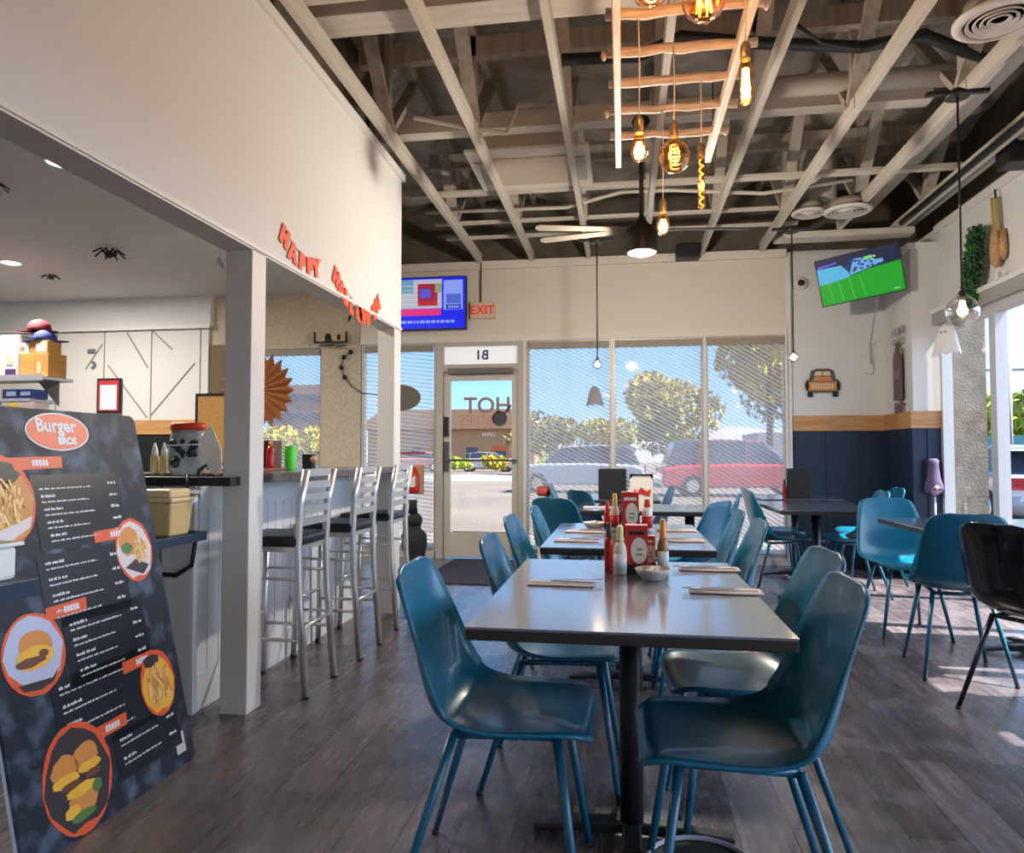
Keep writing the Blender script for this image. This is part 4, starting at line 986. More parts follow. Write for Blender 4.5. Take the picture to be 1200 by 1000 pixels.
def boxthing(name, label, cat, x, y, z, w, d, h, m, extra=None, g=None, rz=0):
    t = thing(name, label, cat, (x, y, z), R(rz), g)
    MB().box(-w / 2, w / 2, -d / 2, d / 2, 0, h).build('carton', m, t, bevel=.004)
    if extra:
        for nm, mm, (u0, u1, v0, v1) in extra: MB().box(-w / 2 + u0 * w, -w / 2 + u1 * w, -d / 2 - .002, -d / 2, v0 * h, v1 * h).build(nm, mm, t)
    return t
boxthing('cardboard_box', 'large brown cardboard box on the white shelf', 'box', -5.80, 6.52, 1.936, .32, .24, .235, CARD, [('shipping_label', mat('label_tan', (.62, .48, .30), .6), (.62, .74, .15, .62)), ('tape', mat('tape', (.52, .27, .08), .4), (.44, .52, 0, 1))])
boxthing('cardboard_box', 'small brown box with white label stacked on the large one', 'box', -5.76, 6.50, 2.172, .20, .18, .125, CARD, [('shipping_label', mat('label_white', (.66, .62, .58), .5), (.35, .92, .1, .85))])
boxthing('carton_box', 'pale carton with dark corner mark, left of the small brown box', 'box', -5.93, 6.50, 2.172, .12, .18, .10, mat('carton_cream', (.58, .50, .38), .6), [('dark_mark', mat('mark', (.2, .14, .1), .6), (.2, .6, .3, .7))])
boxthing('appliance_box', 'tall white appliance box with purple base panel at the left edge', 'box', -6.12, 6.48, 1.936, .30, .20, .42, mat('appliance_white', (.66, .62, .58), .5), [('purple_panel', mat('purple_print', (.07, .03, .14), .5), (.55, .95, 0, .18)), ('printed_spot', mat('beige_print', (.60, .48, .35), .5), (.6, .85, .28, .48))])
boxthing('blue_box', 'blue packaged box beneath the white shelf, right one', 'box', -5.84, 6.45, 1.716, .15, .2, .09, mat('blue_pack', (.03, .06, .22), .4), [('white_print', mat('print_bluewhite', (.40, .46, .68), .5), (.12, .85, .3, .7))])
boxthing('blue_box', 'blue packaged box beneath the white shelf, left one', 'box', -6.02, 6.45, 1.716, .17, .2, .09, mat('blue_pack', (.03, .06, .22), .4), [('white_print', mat('print_bluewhite', (.40, .46, .68), .5), (.3, .9, .25, .75))])
boxthing('yellow_marked_box', 'pale box with a yellow disc low at the left edge', 'box', -5.93, 6.45, 1.56, .36, .2, .115, mat('pale_box', (.62, .50, .46), .5), [('yellow_disc', mat('yellow_spot', (.85, .58, .03), .5), (.25, .5, .2, .95))])
def cap(x, y, z, m, label, rz):
    t = thing('baseball_cap', label, 'cap', (x, y, z), R(rz), 'caps on top of the boxes')
    MB().lathe([(.105, 0), (.108, .03), (.10, .07), (.075, .105), (.03, .125), (.001, .128)], n=20).build('crown', m, t)
    MB().prism([(.05 * math.cos(a) + (.11 + .09 * max(0, math.cos(a))) * math.cos(a) - .02, .095 * math.sin(a)) for a in [2 * PI * k / 20 for k in range(20)]], .008).build('brim', m, t)
    MB().ball((0, 0, .128), .008, 8).build('button', m, t)
cap(-5.78, 6.5, 2.30, mat('cap_blue', (.025, .035, .16), .8), 'dark blue cap resting on the small brown box', 20)
cap(-5.84, 6.5, 2.40, mat('cap_red', (.11, .006, .01), .8), 'dark red cap stacked on the blue cap', 195)
dp = thing('framed_certificate', 'red bordered certificate in a black frame on the panelled wall', 'framed certificate', (-6.15, 7.94, 1.66))
MB().box(-.16, .16, -.02, 0, 0, .42).build('frame', BLACK, dp)
MB().box(-.135, .135, -.024, -.02, .025, .395).build('red_mat', mat('red_mat', (.50, .03, .04), .5), dp)
MB().box(-.11, .11, -.028, -.024, .04, .34).build('paper', mat('cert_paper', (.72, .70, .72), .5), dp)
wd = tag(MB().prism([(.10 * math.cos(a) , .06 * math.sin(a)) for a in [R(x) for x in range(-60, 70, 10)]] + [(.07 * math.cos(a) - .01, .035 * math.sin(a)) for a in [R(x) for x in range(60, -70, -10)]], .006, frame((-6.45, 7.95, 2.25), (1, 0, 0), (0, 0, 1)))
    .prism(rect(.03, .22, .10, .05), .006, frame((-6.45, 7.95, 2.2), (1, 0, 0), (0, 0, 1))).build('wall_decal', mat('decal_slate', (.12, .14, .16), .6)), 'dark curved decal on the panelled wall beside the cardboard boxes', 'wall decal')
cb = thing('framed_corkboard', 'black framed orange corkboard standing behind the counter by the post', 'corkboard', (-3.80, 6.5, 1.05))
MB().box(-.30, .30, -.02, .0, 0, .70).build('frame', BLACK, cb)
MB().box(-.27, .27, -.024, -.02, .03, .67).build('cork', mat('cork', (.42, .21, .06), .8, vary=.15, vscale=40), cb)
def squeeze(x, label):
    t = thing('squeeze_bottle', label, 'bottle', (x, 3.22, 1.061), 0, 'squeeze bottles on the register counter')
    MB().lathe([(.020, 0), (.021, .005), (.021, .085), (.012, .10)], n=16).build('bottle_body', mat('squeeze_yellow', (.66, .52, .24), .4), t)
    MB().lathe([(.017, .092), (.015, .115), (.004, .155)], n=14).build('nozzle', WHT, t)
squeeze(-2.245, 'pale squeeze bottle on the register counter, left of two'); squeeze(-2.195, 'pale squeeze bottle on the register counter, right of two')
bg = thing('bagged_goods', 'clear bag of dark supplies with bright red top on the register counter', 'bag', (-2.06, 3.2, 1.061))
MB().lathe([(.075, 0), (.095, .03), (.098, .12), (.085, .19), (.075, .225)], n=14, smooth=True, sy=.6).build('bag_body', mat('bag_film', (.38, .42, .41), .2, vary=.3, vscale=22), bg)
MB().lathe([(.085, .215), (.088, .235), (.078, .25)], n=14, sy=.6).build('red_top', mat('bright_red', (.65, .05, .02), .4), bg)
rb = random.Random(4); m = MB()
for k in range(16): m.ball((rb.uniform(-.05, .07), rb.uniform(-.055, -.035), rb.uniform(.03, .16)), rb.uniform(.012, .026), 8)
m.build('dark_contents', mat('dark_contents', (.02, .03, .03), .4, vary=.5, vscale=30), bg)
MB().bar((-.05, -.09, .14), (.12, -.10, .145), .008, .006).build('white_strap', PWH, bg)
fan_ = thing('white_hat', 'white pointed hand fan leaning beside the bagged supplies', 'hand fan', (-1.93, 3.16, 1.061))
MB().prism([(-.035, .19), (-.015, .225), (0, .235), (.02, .20), (.055, .12), (.065, .03), (.04, 0), (.02, .01), (-.03, .08), (-.055, .14)], .006, frame((0, 0, 0), (1, .2, 0), (0, .1, 1))).build('fan_blade', mat('fan_white', (.82, .80, .76), .6), fan_)
MB().tube([(.0, -.01, .05), (-.035, -.02, .02), (-.03, -.03, -.0)], .008, 8).build('fan_handle', BLACK, fan_)
fan_.name = 'hand_fan'
cordo = tag(MB().tube([(-1.90, 2.955, 1.07), (-1.885, 2.93, 1.0), (-1.88, 2.935, .93), (-1.90, 2.96, .85), (-1.93, 3.0, .78)], .008, 8).build('power_cord', BLACK), 'dark cord drooping from the register counter to the low shelf', 'cord')
# back bar items
def baritem(nm, cat, label, x, y, r, h, m, box=False):
    t = thing(nm, label, cat, (x, y, 1.071), 0, 'things on the bar top')
    (MB().box(-r, r, -r, r, 0, h) if box else MB().lathe([(r * .8, 0), (r * .85, .005), (r, h * .9), (r * 1.0, h)], n=18)).build('item_body', m, t)
    return t
t = baritem('plastic_cup', 'cup', 'bright green plastic cup on the bar', -1.90, 3.95, .036, .13, mat('bright_green', (.10, .75, .05), .35)); MB().lathe([(.037, .13), (.038, .135), (.030, .135)], n=18).build('cup_rim', mat('bright_green', (.1, .75, .05), .35), t)
t = baritem('napkin_box', 'box', 'dark wooden box behind the red bottles on the bar', -2.10, 4.02, .075, .17, mat('dark_brown_box', (.10, .05, .035), .5), True); MB().box(-.06, .06, -.078, -.075, .02, .15).build('box_front', mat('dark_box_front', (.05, .03, .025), .5), t)
for x, y, h, mm, lb in ((-1.985, 3.88, .15, KETCH, 'red sauce bottle on the bar, immediately left of the green cup'), (-2.03, 3.82, .15, mat('deep_red', (.20, .02, .015), .3), 'deep red bottle on the bar, second left of the green cup')):
    t = thing('sauce_bottle', lb, 'bottle', (x, y, 1.071), 0, 'red bottles on the bar')
    MB().lathe([(.022, 0), (.024, .01), (.024, h * .65), (.010, h * .85)], n=16).build('bottle_body', mm, t); MB().lathe([(.011, h * .84), (.010, h)], n=12).build('bottle_cap', ORCAP, t)
t = baritem('paper_cup', 'cup', 'cream paper cup on the bar next to the near post', -2.02, 3.70, .033, .11, CREAMB); MB().lathe([(.034, .11), (.036, .114)], n=18).build('cup_rim', CREAMB, t)
t = baritem('small_speaker', 'gadget', 'small dark gadget with pink knob on the bar, right of the green cup', -1.98, 4.38, .03, .09, BLACKM, True); MB().ball((.035, -.01, .055), .026, 10).build('knob', mat('pink_knob', (.50, .25, .18), .5), t)
tr_ = tag(MB().box(-2.12, -1.90, 3.60, 3.93, 1.0705, 1.082).build('serving_tray', mat('brown_tray', (.22, .09, .05), .4), bevel=.003), 'reddish brown tray under the bottles on the bar', 'tray')
for ob in [o for o in col.objects if o.parent is None and o.get('group') in ('things on the bar top', 'red bottles on the bar') and o.location.y < 3.93]: ob.location.z = 1.083
# paper fan on bar window
pf = thing('paper_fan', 'large spiky orange-brown paper fan hung in the bar window behind the near post', 'decoration', (-4.19, 7.86, 1.90))
vs = [(0, -.05, 0)]; fs = []; n = 22
for k in range(n * 2):
    a = PI * k / n; r_ = .47 if k % 2 == 0 else .36; vs.append((r_ * math.cos(a), (-.03 if k % 2 == 0 else .02), r_ * math.sin(a)))
for k in range(n * 2): fs.append((0, 1 + k, 1 + (k + 1) % (2 * n)))
MB().add(vs, fs).build('fan_folds', mat('paper_orange', (.34, .115, .03), .7), pf, solid=.004)
MB().lathe([(.05, -.02), (.05, .0)], (0, -.05, 0), 16, Matrix.Rotation(R(90), 3, 'X')).build('fan_hub', mat('paper_brown', (.25, .09, .03), .7), pf)
# sign above bar window and cable
sg = thing('hanging_sign', 'black framed sign with dark figures above the bar windows', 'sign', (-3.32, 7.9, 2.44))
m = MB().box(-.20, .20, -.015, .0, 0, .02).box(-.20, -.18, -.015, 0, 0, .13).box(.18, .20, -.015, 0, 0, .13).box(-.13, .05, -.015, 0, -.035, -.02).box(.06, .19, -.015, 0, -.045, -.03)
m.build('sign_frame', BLACK, sg)
MB().ball((-.03, -.01, .065), .040, 10, sy=.2, sz=1.2).ball((.10, -.01, .065), .024, 10, sy=.2, sz=1.5).box(-.07, .02, -.012, 0, .02, .04).build('sign_figures', BLACKM, sg)
MB().box(-.18, .18, -.004, 0.004, .02, .13).build('sign_backing', mat('sign_back', (.50, .38, .24), .7), sg)
wv = thing('string_of_lights', 'dark vine-like cord with small dark bulbs on the bar window column', 'cord', (-3.2, 7.95, 2.2))
pts = [(.10, 0, .14), (.02, 0, .08), (-.01, 0, -.02), (.02, 0, -.13), (.12, 0, -.26), (.25, 0, -.34), (.42, 0, -.36), (.60, 0, -.34)]
MB().tube(pts, .007, 6).build('cord_line', mat('vine_brown', (.10, .07, .05), .7), wv)
m = MB()
for p in ((.10, 0, .14), (.02, 0, .08), (.03, 0, -.15), (-.01, 0, -.04), (.48, 0, .10)): m.ball(p, .028, 8)
m.build('cord_bulb', BLACKM, wv)
# garlands on the fascia: letter flags on a string; lies in plane X=-1.65
GOR = mat('garland_orange', (.80, .09, .03), .55)
FX = -1.656
def garland(label, chars, pts, size):
    t = thing('letter_garland', label, 'garland', (FX, pts[0][0], pts[0][1]), 0, 'red orange letter garlands on the white fascia')
    y0, z0 = pts[0]
    MB().tube([(0, p[0] - y0, p[1] - z0) for p in pts], .0018, 5).build('string', BLACKM, t)
    cs = catmull([(p[0], p[1]) for p in pts], 8); n = len(chars)
    Ls = [0]
    for a, b in zip(cs, cs[1:]): Ls.append(Ls[-1] + math.hypot(b[0] - a[0], b[1] - a[1]))
    for k, ch in enumerate(chars):
        s = Ls[-1] * (k + .6) / (n + .2)
        i = max(q for q in range(len(Ls)) if Ls[q] <= s); i = min(i, len(cs) - 2)
        a, b = cs[i], cs[i + 1]; dy, dz = b[0] - a[0], b[1] - a[1]
        M = frame((.002, a[0] - y0, a[1] - z0 - size * .1), (0, 1, dz / (dy + 1e-6) * .6), (0, -dz / (abs(dy) + 1e-6) * .6, 1))
        text_obj('garland_letter', ch, size, M @ Matrix.Translation((0, -.03, 0)), GOR, t, depth=.003, bold=.013)
garland('first orange letter garland, nearer the near post', 'HAPPY', [(3.33, 2.30), (3.45, 2.225), (3.62, 2.195), (3.80, 2.24)], .115)
garland('long drooping orange letter garland nearer the far post', 'HALLOWEEN', [(3.98, 2.26), (4.12, 2.17), (4.35, 2.09), (4.60, 2.12), (4.76, 2.27)], .115)

# ---------------------------------------------------------------- back wall decor
ex = thing('exit_sign', 'small red letter exit sign high beside the wall television', 'exit sign', (-1.545, 7.93, 2.68))
MB().box(-.14, .14, -.02, .03, 0, .18).build('sign_body', mat('exit_cream', (.70, .50, .36), .5), ex, bevel=.006)
text_obj('exit_lettering', 'EXIT', .135, frame((0, -.0225, .09), (1, 0, 0), (0, 0, 1)), mat('exit_red', (.8, .03, .01), .4, emit=(1, .03, .01), estr=.12), ex, bold=.002)
MB().tube([(-.02, .0, .18), (-.02, .0, .75)], .008, 8).build('exit_conduit', mat('conduit_dark', (.10, .08, .06), .6), ex)
# menu television
def emis(name, c, s=1.0): return mat(name, tuple(x * .1 for x in c), .4, emit=c, estr=s * .5)
tv = thing('television', 'wall television with blue menu slide beside the exit sign', 'television', (-2.13, 7.90, 2.56))
MB().box(-.42, .41, -.03, .03, 0, .60).build('screen_frame', BLACK, tv, bevel=.004)
def quad(u0, u1, v0, v1, m, parent, k, base, nm='screen_patch'):
    return MB().prism([(u0, v0), (u1, v0), (u1, v1), (u0, v1)], .0008 , base @ Matrix.Translation((0, 0, .0008 * k))).build(nm, m, parent)
B = frame((-.42, -.031, 0), (1, 0, 0), (0, 0, 1))
quad(.012, .818, .012, .588, emis('tv_blue', (.01, .02, .85), 1.0), tv, 0, B, 'screen')
quad(.012, .55, .24, .57, emis('tv_pale', (.60, .62, .72), .8), tv, 1, B)
quad(.012, .22, .42, .57, emis('tv_sky', (.20, .42, .62), .8), tv, 2, B)
quad(.27, .50, .27, .52, emis('tv_darkred', (.42, .03, .08), .8), tv, 2, B)
quad(.30, .42, .36, .46, emis('tv_indigo', (.12, .12, .75), .9), tv, 3, B)
quad(.27, .50, .27, .32, emis('tv_red', (.55, .03, .05), .9), tv, 3, B)
quad(.47, .55, .42, .52, emis('tv_olive', (.35, .42, .20), .8), tv, 3, B)
quad(.02, .54, .16, .235, emis('tv_pink', (.80, .03, .22), 1.0), tv, 1, B)
quad(.57, .79, .22, .555, emis('tv_lightblue', (.28, .38, .95), .95), tv, 1, B)
quad(.60, .77, .29, .40, emis('tv_midblue', (.10, .16, .70), .9), tv, 2, B)
quad(.60, .77, .225, .28, emis('tv_deep', (.02, .03, .45), .9), tv, 2, B)
TVW = emis('tv_textblue', (.30, .38, 1.0), 1.0)
mm = MB(); rt = random.Random(2); u = .08
while u < .68:
    w = rt.uniform(.02, .06); mm.prism([(u, .075), (u + w, .075), (u + w, .105), (u, .105)], .0006, B @ Matrix.Translation((0, 0, .0009))); u += w + .014
for k in range(6): mm.prism(rect(.63 + k * .022, .252, .014, .03), .0006, B @ Matrix.Translation((0, 0, .0026)))
mm.build('screen_text', TVW, tv)
mm = MB()
for k in range(5): mm.bar((.05 - .42, -.034, .30 + k * .05), (.28 - .42, -.034, .29 + k * .052), .003, .012, (0, 1, 0))
mm.build('screen_swirl', emis('tv_cream', (.85, .78, .70), .9), tv)
MB().box(-.06, .06, .03, .06, .2, .4).build('wall_mount', BLACK, tv)
# corner sports television, tilted
pTL, pTR, pBR, pBL = Vector((1.85, 7.30, 3.075)), Vector((2.52, 7.08, 3.16)), Vector((2.62, 7.18, 2.66)), Vector((1.93, 7.42, 2.54))
xd = ((pTR - pTL) + (pBR - pBL)).normalized(); yd = ((pTL - pBL) + (pTR - pBR)); yd = (yd - xd * yd.dot(xd)).normalized()
cen = (pTL + pTR + pBR + pBL) / 4
TW, TH = .735, .455
tv2 = thing('television', 'tilted corner television showing a green sports field', 'television', tuple(cen))
S2 = frame((0, 0, 0), xd, yd)
MB().prism(rect(0, 0, TW, TH), .035, S2 @ Matrix.Translation((0, 0, -.036))).build('screen_frame', BLACK, tv2, bevel=.003)
def q2(pts, m, k, nm='screen_patch'): return MB().prism([((u - .5) * (TW - .02), (v - .5) * (TH - .02)) for u, v in pts], .0008, S2 @ Matrix.Translation((0, 0, .0008 * k))).build(nm, m, tv2)
q2([(0, 0), (1, 0), (1, 1), (0, 1)], emis('field_dark', (.01, .02, .07), .8), 0, 'screen')
q2([(0, 0), (1, 0), (1, .64), (.62, .60), (.30, .50), (0, .46)], emis('field_green', (.01, .42, .02), .85), 1)
q2([(0, .46), (.30, .50), (.38, .52), (.38, .62), (.30, .80), (0, .82)], emis('crowd_cyan', (.10, .50, .80), .9), 2)
q2([(.38, .54), (.62, .62), (.80, .68), (.80, .76), (.72, .76), (.64, .86), (.46, .88), (.42, .74)], emis('crowd_blue', (.16, .45, .85), .9), 2)
q2([(.02, .83), (.25, .86), (.25, .89), (.02, .87)], emis('led_violet', (.12, .08, .95), 1.2), 3)
q2([(.58, .80), (.68, .81), (.68, .88), (.58, .87)], emis('crowd_lime', (.15, .75, .15), 1.0), 3)
q2([(.69, .82), (.72, .82), (.72, .86), (.69, .86)], emis('crowd_tan', (.80, .50, .30), 1.0), 3)
mm = MB(); rt = random.Random(9)
for k in range(26):
    u, v = rt.uniform(.36, .78), rt.uniform(.62, .86); mm.prism([((u - .5) * TW + a * .012, (v - .5) * TH + b * .010) for a, b in ((-1, -1), (1, -1), (1, 1), (-1, 1))], .0005, S2 @ Matrix.Translation((0, 0, .0026)))
mm.build('screen_crowd', emis('crowd_navy', (.02, .06, .25), .8), tv2)
mm = MB()
for u in (.15, .27, .40, .53): mm.prism([((u - .5) * TW - .0015, -.20), ((u - .5) * TW + .0015, -.20), ((u - .5) * TW - .02, .0), ((u - .5) * TW - .023, .0)], .0005, S2 @ Matrix.Translation((0, 0, .0018)))
mm.prism([((.86 - .5) * TW, -.195), ((.93 - .5) * TW, -.195), ((.93 - .5) * TW, -.183), ((.86 - .5) * TW, -.183)], .0005, S2 @ Matrix.Translation((0, 0, .0018)))
mm.build('screen_yard_lines', emis('yard_lines', (.35, .70, .35), .8), tv2)
MB().bar(S2 @ Vector((.05, -.05, -.036)), S2 @ Vector((.16, .10, -.45)), .05, .05).build('mount_arm', BLACK, tv2)
MB().tube([S2 @ Vector((.12, -.22, -.03)), Vector((2.55 - cen.x, 7.98 - cen.y, 2.3 - cen.z)), Vector((2.55 - cen.x, 7.98 - cen.y, 2.1 - cen.z))], .006, 6).build('power_cable', mat('cable_grey', (.35, .3, .26), .6), tv2)
tag(MB().box(2.49, 2.57, 7.985, 8.019, 2.0, 2.14).build('wall_outlet', TRIMW, bevel=.004), 'white outlet cover on the wall beneath the corner television', 'outlet')
sp = thing('wall_speaker', 'small black speaker box at the top of the back wall', 'speaker', (.69, 7.84, 3.23))
MB().box(-.12, .12, -.08, .08, 0, .15).build('speaker_cabinet', BLACK, sp, bevel=.01); MB().box(-.10, .10, -.084, -.08, .02, .13).build('speaker_grille', BLACKM, sp)
MB().bar((0, .07, .07), (0, .11, .07), .03, .03).build('speaker_bracket', BLACK, sp)
sp = thing('wall_speaker', 'black speaker box at the far right edge under the ceiling', 'speaker', (2.80, 5.60, 3.22))
MB().box(-.10, .10, -.10, .10, 0, .17).build('speaker_cabinet', BLACK, sp, bevel=.01); MB().box(-.104, -.10, -.08, .08, .02, .15).build('speaker_grille', BLACKM, sp)
cm = thing('security_camera', 'white dome security camera on the wall left of the corner television', 'camera', (1.87, 8.02, 2.97))
MB().lathe([(.07, 0), (.07, .03), (.055, .045)], n=22, rot=Matrix.Rotation(R(90), 3, 'X')).build('camera_base', TRIMW, cm)
MB().ball((.0, -.055, 0), .035, 14).build('camera_lens', BLACK, cm)
# truck sign
ts = thing('truck_sign', 'orange pickup-truck shaped metal sign on the back right wall', 'sign', (2.075, 8.015, 1.76))
P = frame((0, -.012, 0), (1, 0, 0), (0, 0, 1))
TDK = mat('truck_dark', (.10, .085, .06), .5); TOR = mat('truck_orange', (.62, .26, .09), .5); TCR = mat('truck_cream', (.70, .55, .38), .5)
MB().prism([(-.15, .05), (.15, .05), (.16, .18), (.13, .19), (.11, .28), (.06, .30), (-.06, .30), (-.11, .28), (-.13, .19), (-.16, .18)], .01, P).build('truck_body', TDK, ts)
MB().prism([(-.10, .17), (.10, .17), (.075, .215), (-.075, .215)], .012, P).prism([(-.14, .07), (.14, .07), (.14, .16), (-.14, .16)], .012, P).build('truck_panel', TOR, ts)
MB().prism([(-.085, .225), (-.005, .225), (-.005, .27), (-.07, .27)], .013, P).prism([(.085, .225), (.005, .225), (.005, .27), (.07, .27)], .013, P).prism(rect(0, .115, .22, .05), .014, P).build('truck_window', TCR, ts)
for s in (-1, 1):
    MB().prism(rect(s * .125, .03, .05, .05), .012, P).build('truck_wheel', BLACKM, ts)
    MB().prism(ell(s * .155, .12, .018, .05), .013, P).build('truck_fender', BLACKM, ts)
mm = MB()
for k in range(7): mm.prism(rect(-.085 + k * .028, .115, .016, .030), .015, P)
mm.build('truck_lettering', TOR, ts)
# side wall signs (plane X = 2.665, facing -X)
SX = 2.67
PURB = mat('sign_plum', (.13, .085, .09), .6); GRYI = mat('sign_grey_ink', (.36, .33, .32), .7)
def onside(y, z): return frame((SX - .003, y, z), (0, -1, 0), (0, 0, 1))
w1 = thing('wall_lettering', 'grey lettering lines above the bottle shaped sign on the side wall', 'lettering', (0, 0, 0))
for i, (s, z, sz) in enumerate((('HOME', 2.36, .11), ('GOOD', 2.26, .09), ('FOOD', 2.16, .09), ('HERE', 2.06, .08))):
    text_obj('letter_row', s, sz, onside(7.56, z), GRYI, w1, bold=.002)
w2 = thing('bottle_sign', 'plum coloured bottle-shaped wall sign with letters below, on the side wall', 'sign', (0, 0, 0))
MB().prism([(-.10, -.30), (.10, -.30), (.10, .10), (.04, .19), (.03, .26), (-.03, .26), (-.04, .19), (-.10, .10)], .014, onside(7.56, 1.99)).build('bottle_panel', PURB, w2)
MB().prism(rect(0, -.02, .15, .10), .016, onside(7.56, 1.96)).build('bottle_band', mat('sign_mauve', (.20, .13, .15), .6), w2)
text_obj('bottle_lettering', 'EAT', .13, onside(7.56, 1.61), PURB, w2, bold=.008)
# oval disc on the far post, extinguisher, dark figure
od = thing('oval_sign', 'dark brown oval disc sticking out past the far post beneath the menu television', 'sign', (-1.82, 5.75, 1.625))
MB().lathe([(.175, -.006), (.175, .006)], n=36, rot=Matrix.Rotation(R(90), 3, 'X'), sx=1.05).build('oval_panel', mat('olive_brown', (.10, .085, .06), .7), od)
for ob in od.children: ob.scale = (1, 1, .62)
MB().tube([(0, 0, .10), (0, 0, 1.73)], .003, 5).build('hanging_line', mat('fine_line', (.5, .5, .5), .5), od)
tag(MB().box(-7.0, -5.8, 6.35, 6.75, 1.53, 1.56).build('wall_shelf', STL), 'lowest white shelf under the yellow disc box at the left edge', 'shelf')
fe = thing('fire_extinguisher', 'red fire extinguisher box on the frame beside the glass door', 'fire extinguisher', (-2.30, 7.88, .72))
MB().box(-.09, .09, -.05, .05, 0, .32).build('extinguisher_cabinet', mat('cabinet_tan', (.50, .28, .12), .5), fe, bevel=.01)
MB().lathe([(.055, 0), (.06, .02), (.06, .20), (.03, .25), (.02, .28)], (0, -.07, .02), 18).build('extinguisher_body', mat('ext_red', (.55, .015, .01), .25), fe)
MB().box(-.035, .035, -.135, -.125, .08, .19).build('extinguisher_label', CREAMB, fe)
tag(MB().box(-2.55, -2.20, 7.93, 7.94, 1.165, 1.185).build('red_rail', mat('rail_red', (.40, .03, .03), .5)), 'thin dark red rail across the window beside the far post', 'rail')
fg = thing('black_figurine', 'black life-like carved figure standing beyond the farthest bar stool', 'statue', (-2.02, 6.9, 0))
MB().lathe([(.15, 0), (.15, .03), (.12, .06), (.13, .25), (.16, .42), (.15, .58), (.08, .66), (.085, .72)], n=16, sy=.8).ball((0, 0, .78), .10, 14, sz=1.15).ball((.08, 0, .52), .08, 10, sz=1.5).ball((-.10, 0, .52), .07, 10, sz=1.5).build('figure_body', BLACKM, fg)
MB().lathe([(.06, 0), (.05, .12), (.055, .2)], (-.02, 0, .88), 12).build('figure_hat', BLACKM, fg)
for ob in fg.children: ob.scale = (.8, .8, .66)
# red lidded canister
rc_ = thing('red_lid_canister', 'white canister with a red lid against the door frame behind the left chairs', 'canister', (-.77, 7.1, 0))
MB().lathe([(.055, 0), (.06, .02), (.06, .76)], n=18).build('canister_body', WHT, rc_); MB().lathe([(.068, .76), (.07, .78), (.066, .84), (.04, .85)], n=18).build('canister_lid', mat('lid_red', (.50, .05, .03), .4), rc_)
# ghosts
def ghost(loc, label, s, m, rz=0):
    t = thing('paper_ghost', label, 'ghost decoration', loc, rz)
    n = 12; pts = [(-.5 * s, -.55 * s)]
    pts += [(s * (-.5 + k / 6), s * (-.55 + (.14 if k % 2 else 0))) for k in range(1, 6)] + [(.5 * s, -.55 * s), (.42 * s, .15 * s)] + [(.42 * s * math.cos(a), .15 * s + .42 * s * math.sin(a)) for a in [PI * k / 10 for k in range(1, 10)]] + [(-.42 * s, .15 * s)]
    M = frame((0, 0, 0), (1, 0, 0), (0, 0, 1))
    vs = []; fs = []
    rows = 8; cols = 14
    for j in range(rows + 1):
        for i in range(cols + 1):
            a = PI * (i / cols - .5) * 1.5
            v = j / rows
            rad = s * (.18 + .30 * v ** .7) * (1 + .12 * math.sin(i * 1.9) * v) if j else .02
            vs.append((rad * math.sin(a), -rad * .5 * math.cos(a), s * (.55 - 1.1 * v + (.10 * (i % 2) if j == rows else 0)) - (0 if j else 0)))
    for j in range(rows):
        for i in range(cols):
            q = j * (cols + 1) + i; fs.append((q, q + 1, q + cols + 2, q + cols + 1))
    MB().add(vs, fs, True).build('ghost_sheet', m, t, solid=.003)
    MB().tube([(0, 0, .5 * s), (0, 0, .5 * s + (.12 if s > .2 else .5))], .0012, 4).build('thread', WHT, t)
    MB().ball((-.07 * s, -.20 * s, .25 * s), .035 * s, 8).ball((.09 * s, -.20 * s, .25 * s), .035 * s, 8).build('ghost_eye', m if s < .2 else mat('eye_grey', (.35, .35, .36), .6), t)
ghost((2.80, 6.80, 2.16), 'white cloth ghost hanging at the right window under the clear globe pendant', .26, mat('ghost_white', (.80, .80, .82), .8), R(-60))
ghost((-.30, 7.88, 1.79), 'grey paper ghost on the window shade below the small pendant', .19, mat('ghost_grey', (.34, .32, .33), .8))
# corn and leaf garland on right wall
cg = thing('corn_hanging', 'dried corn cobs with husks hung on the right wall', 'wall decoration', (2.90, 6.12, 2.62))
COB = mat('corn_tan', (.46, .27, .12), .6, vary=.3, vscale=60)
MB().lathe([(.012, 0), (.045, .03), (.058, .10), (.052, .22), (.03, .32)], (-.01, 0, 0), 12, sx=.7).lathe([(.01, 0.04), (.035, .08), (.04, .16), (.02, .28)], (.01, -.07, 0), 12, sx=.7).build('corn_cob', COB, cg)
MB().bar((-.01, .01, .30), (-.01, .03, .56), .03, .02).bar((-.01, -.03, .28), (-.01, -.01, .54), .03, .02).build('corn_husk', mat('husk', (.50, .38, .14), .7), cg)
MB().tube([(0, 0, .50), (0, .01, .62)], .008, 6).build('tie', BLACKM, cg)
lf = random.Random(8); m = MB()
for k in range(1500):
    t_ = lf.random(); cy = 6.30 + .16 * t_; cz = 2.98 - .60 * t_; wr = .05 + .05 * math.sin(PI * min(1, t_ * 1.1))
    p = Vector((2.84 + lf.uniform(-.05, .04), cy + lf.uniform(-wr, wr), cz + lf.uniform(-.03, .03)))
    e = Euler((lf.uniform(0, 6), lf.uniform(0, 6), lf.uniform(0, 6))).to_matrix()
    q = [e @ Vector(v) + p for v in ((-.02, 0, 0), (0, .012, .004), (.024, 0, 0), (0, -.012, .004))]
    m.add(q, [(0, 1, 2, 3)])
lg_ = m.build('leaf_garland', mat('leaf_green', (.03, .12, .035), .6, vary=.5, vscale=5)); tag(lg_, 'hanging dark green leaf bunch beside the dried corn on the right wall', 'plant')
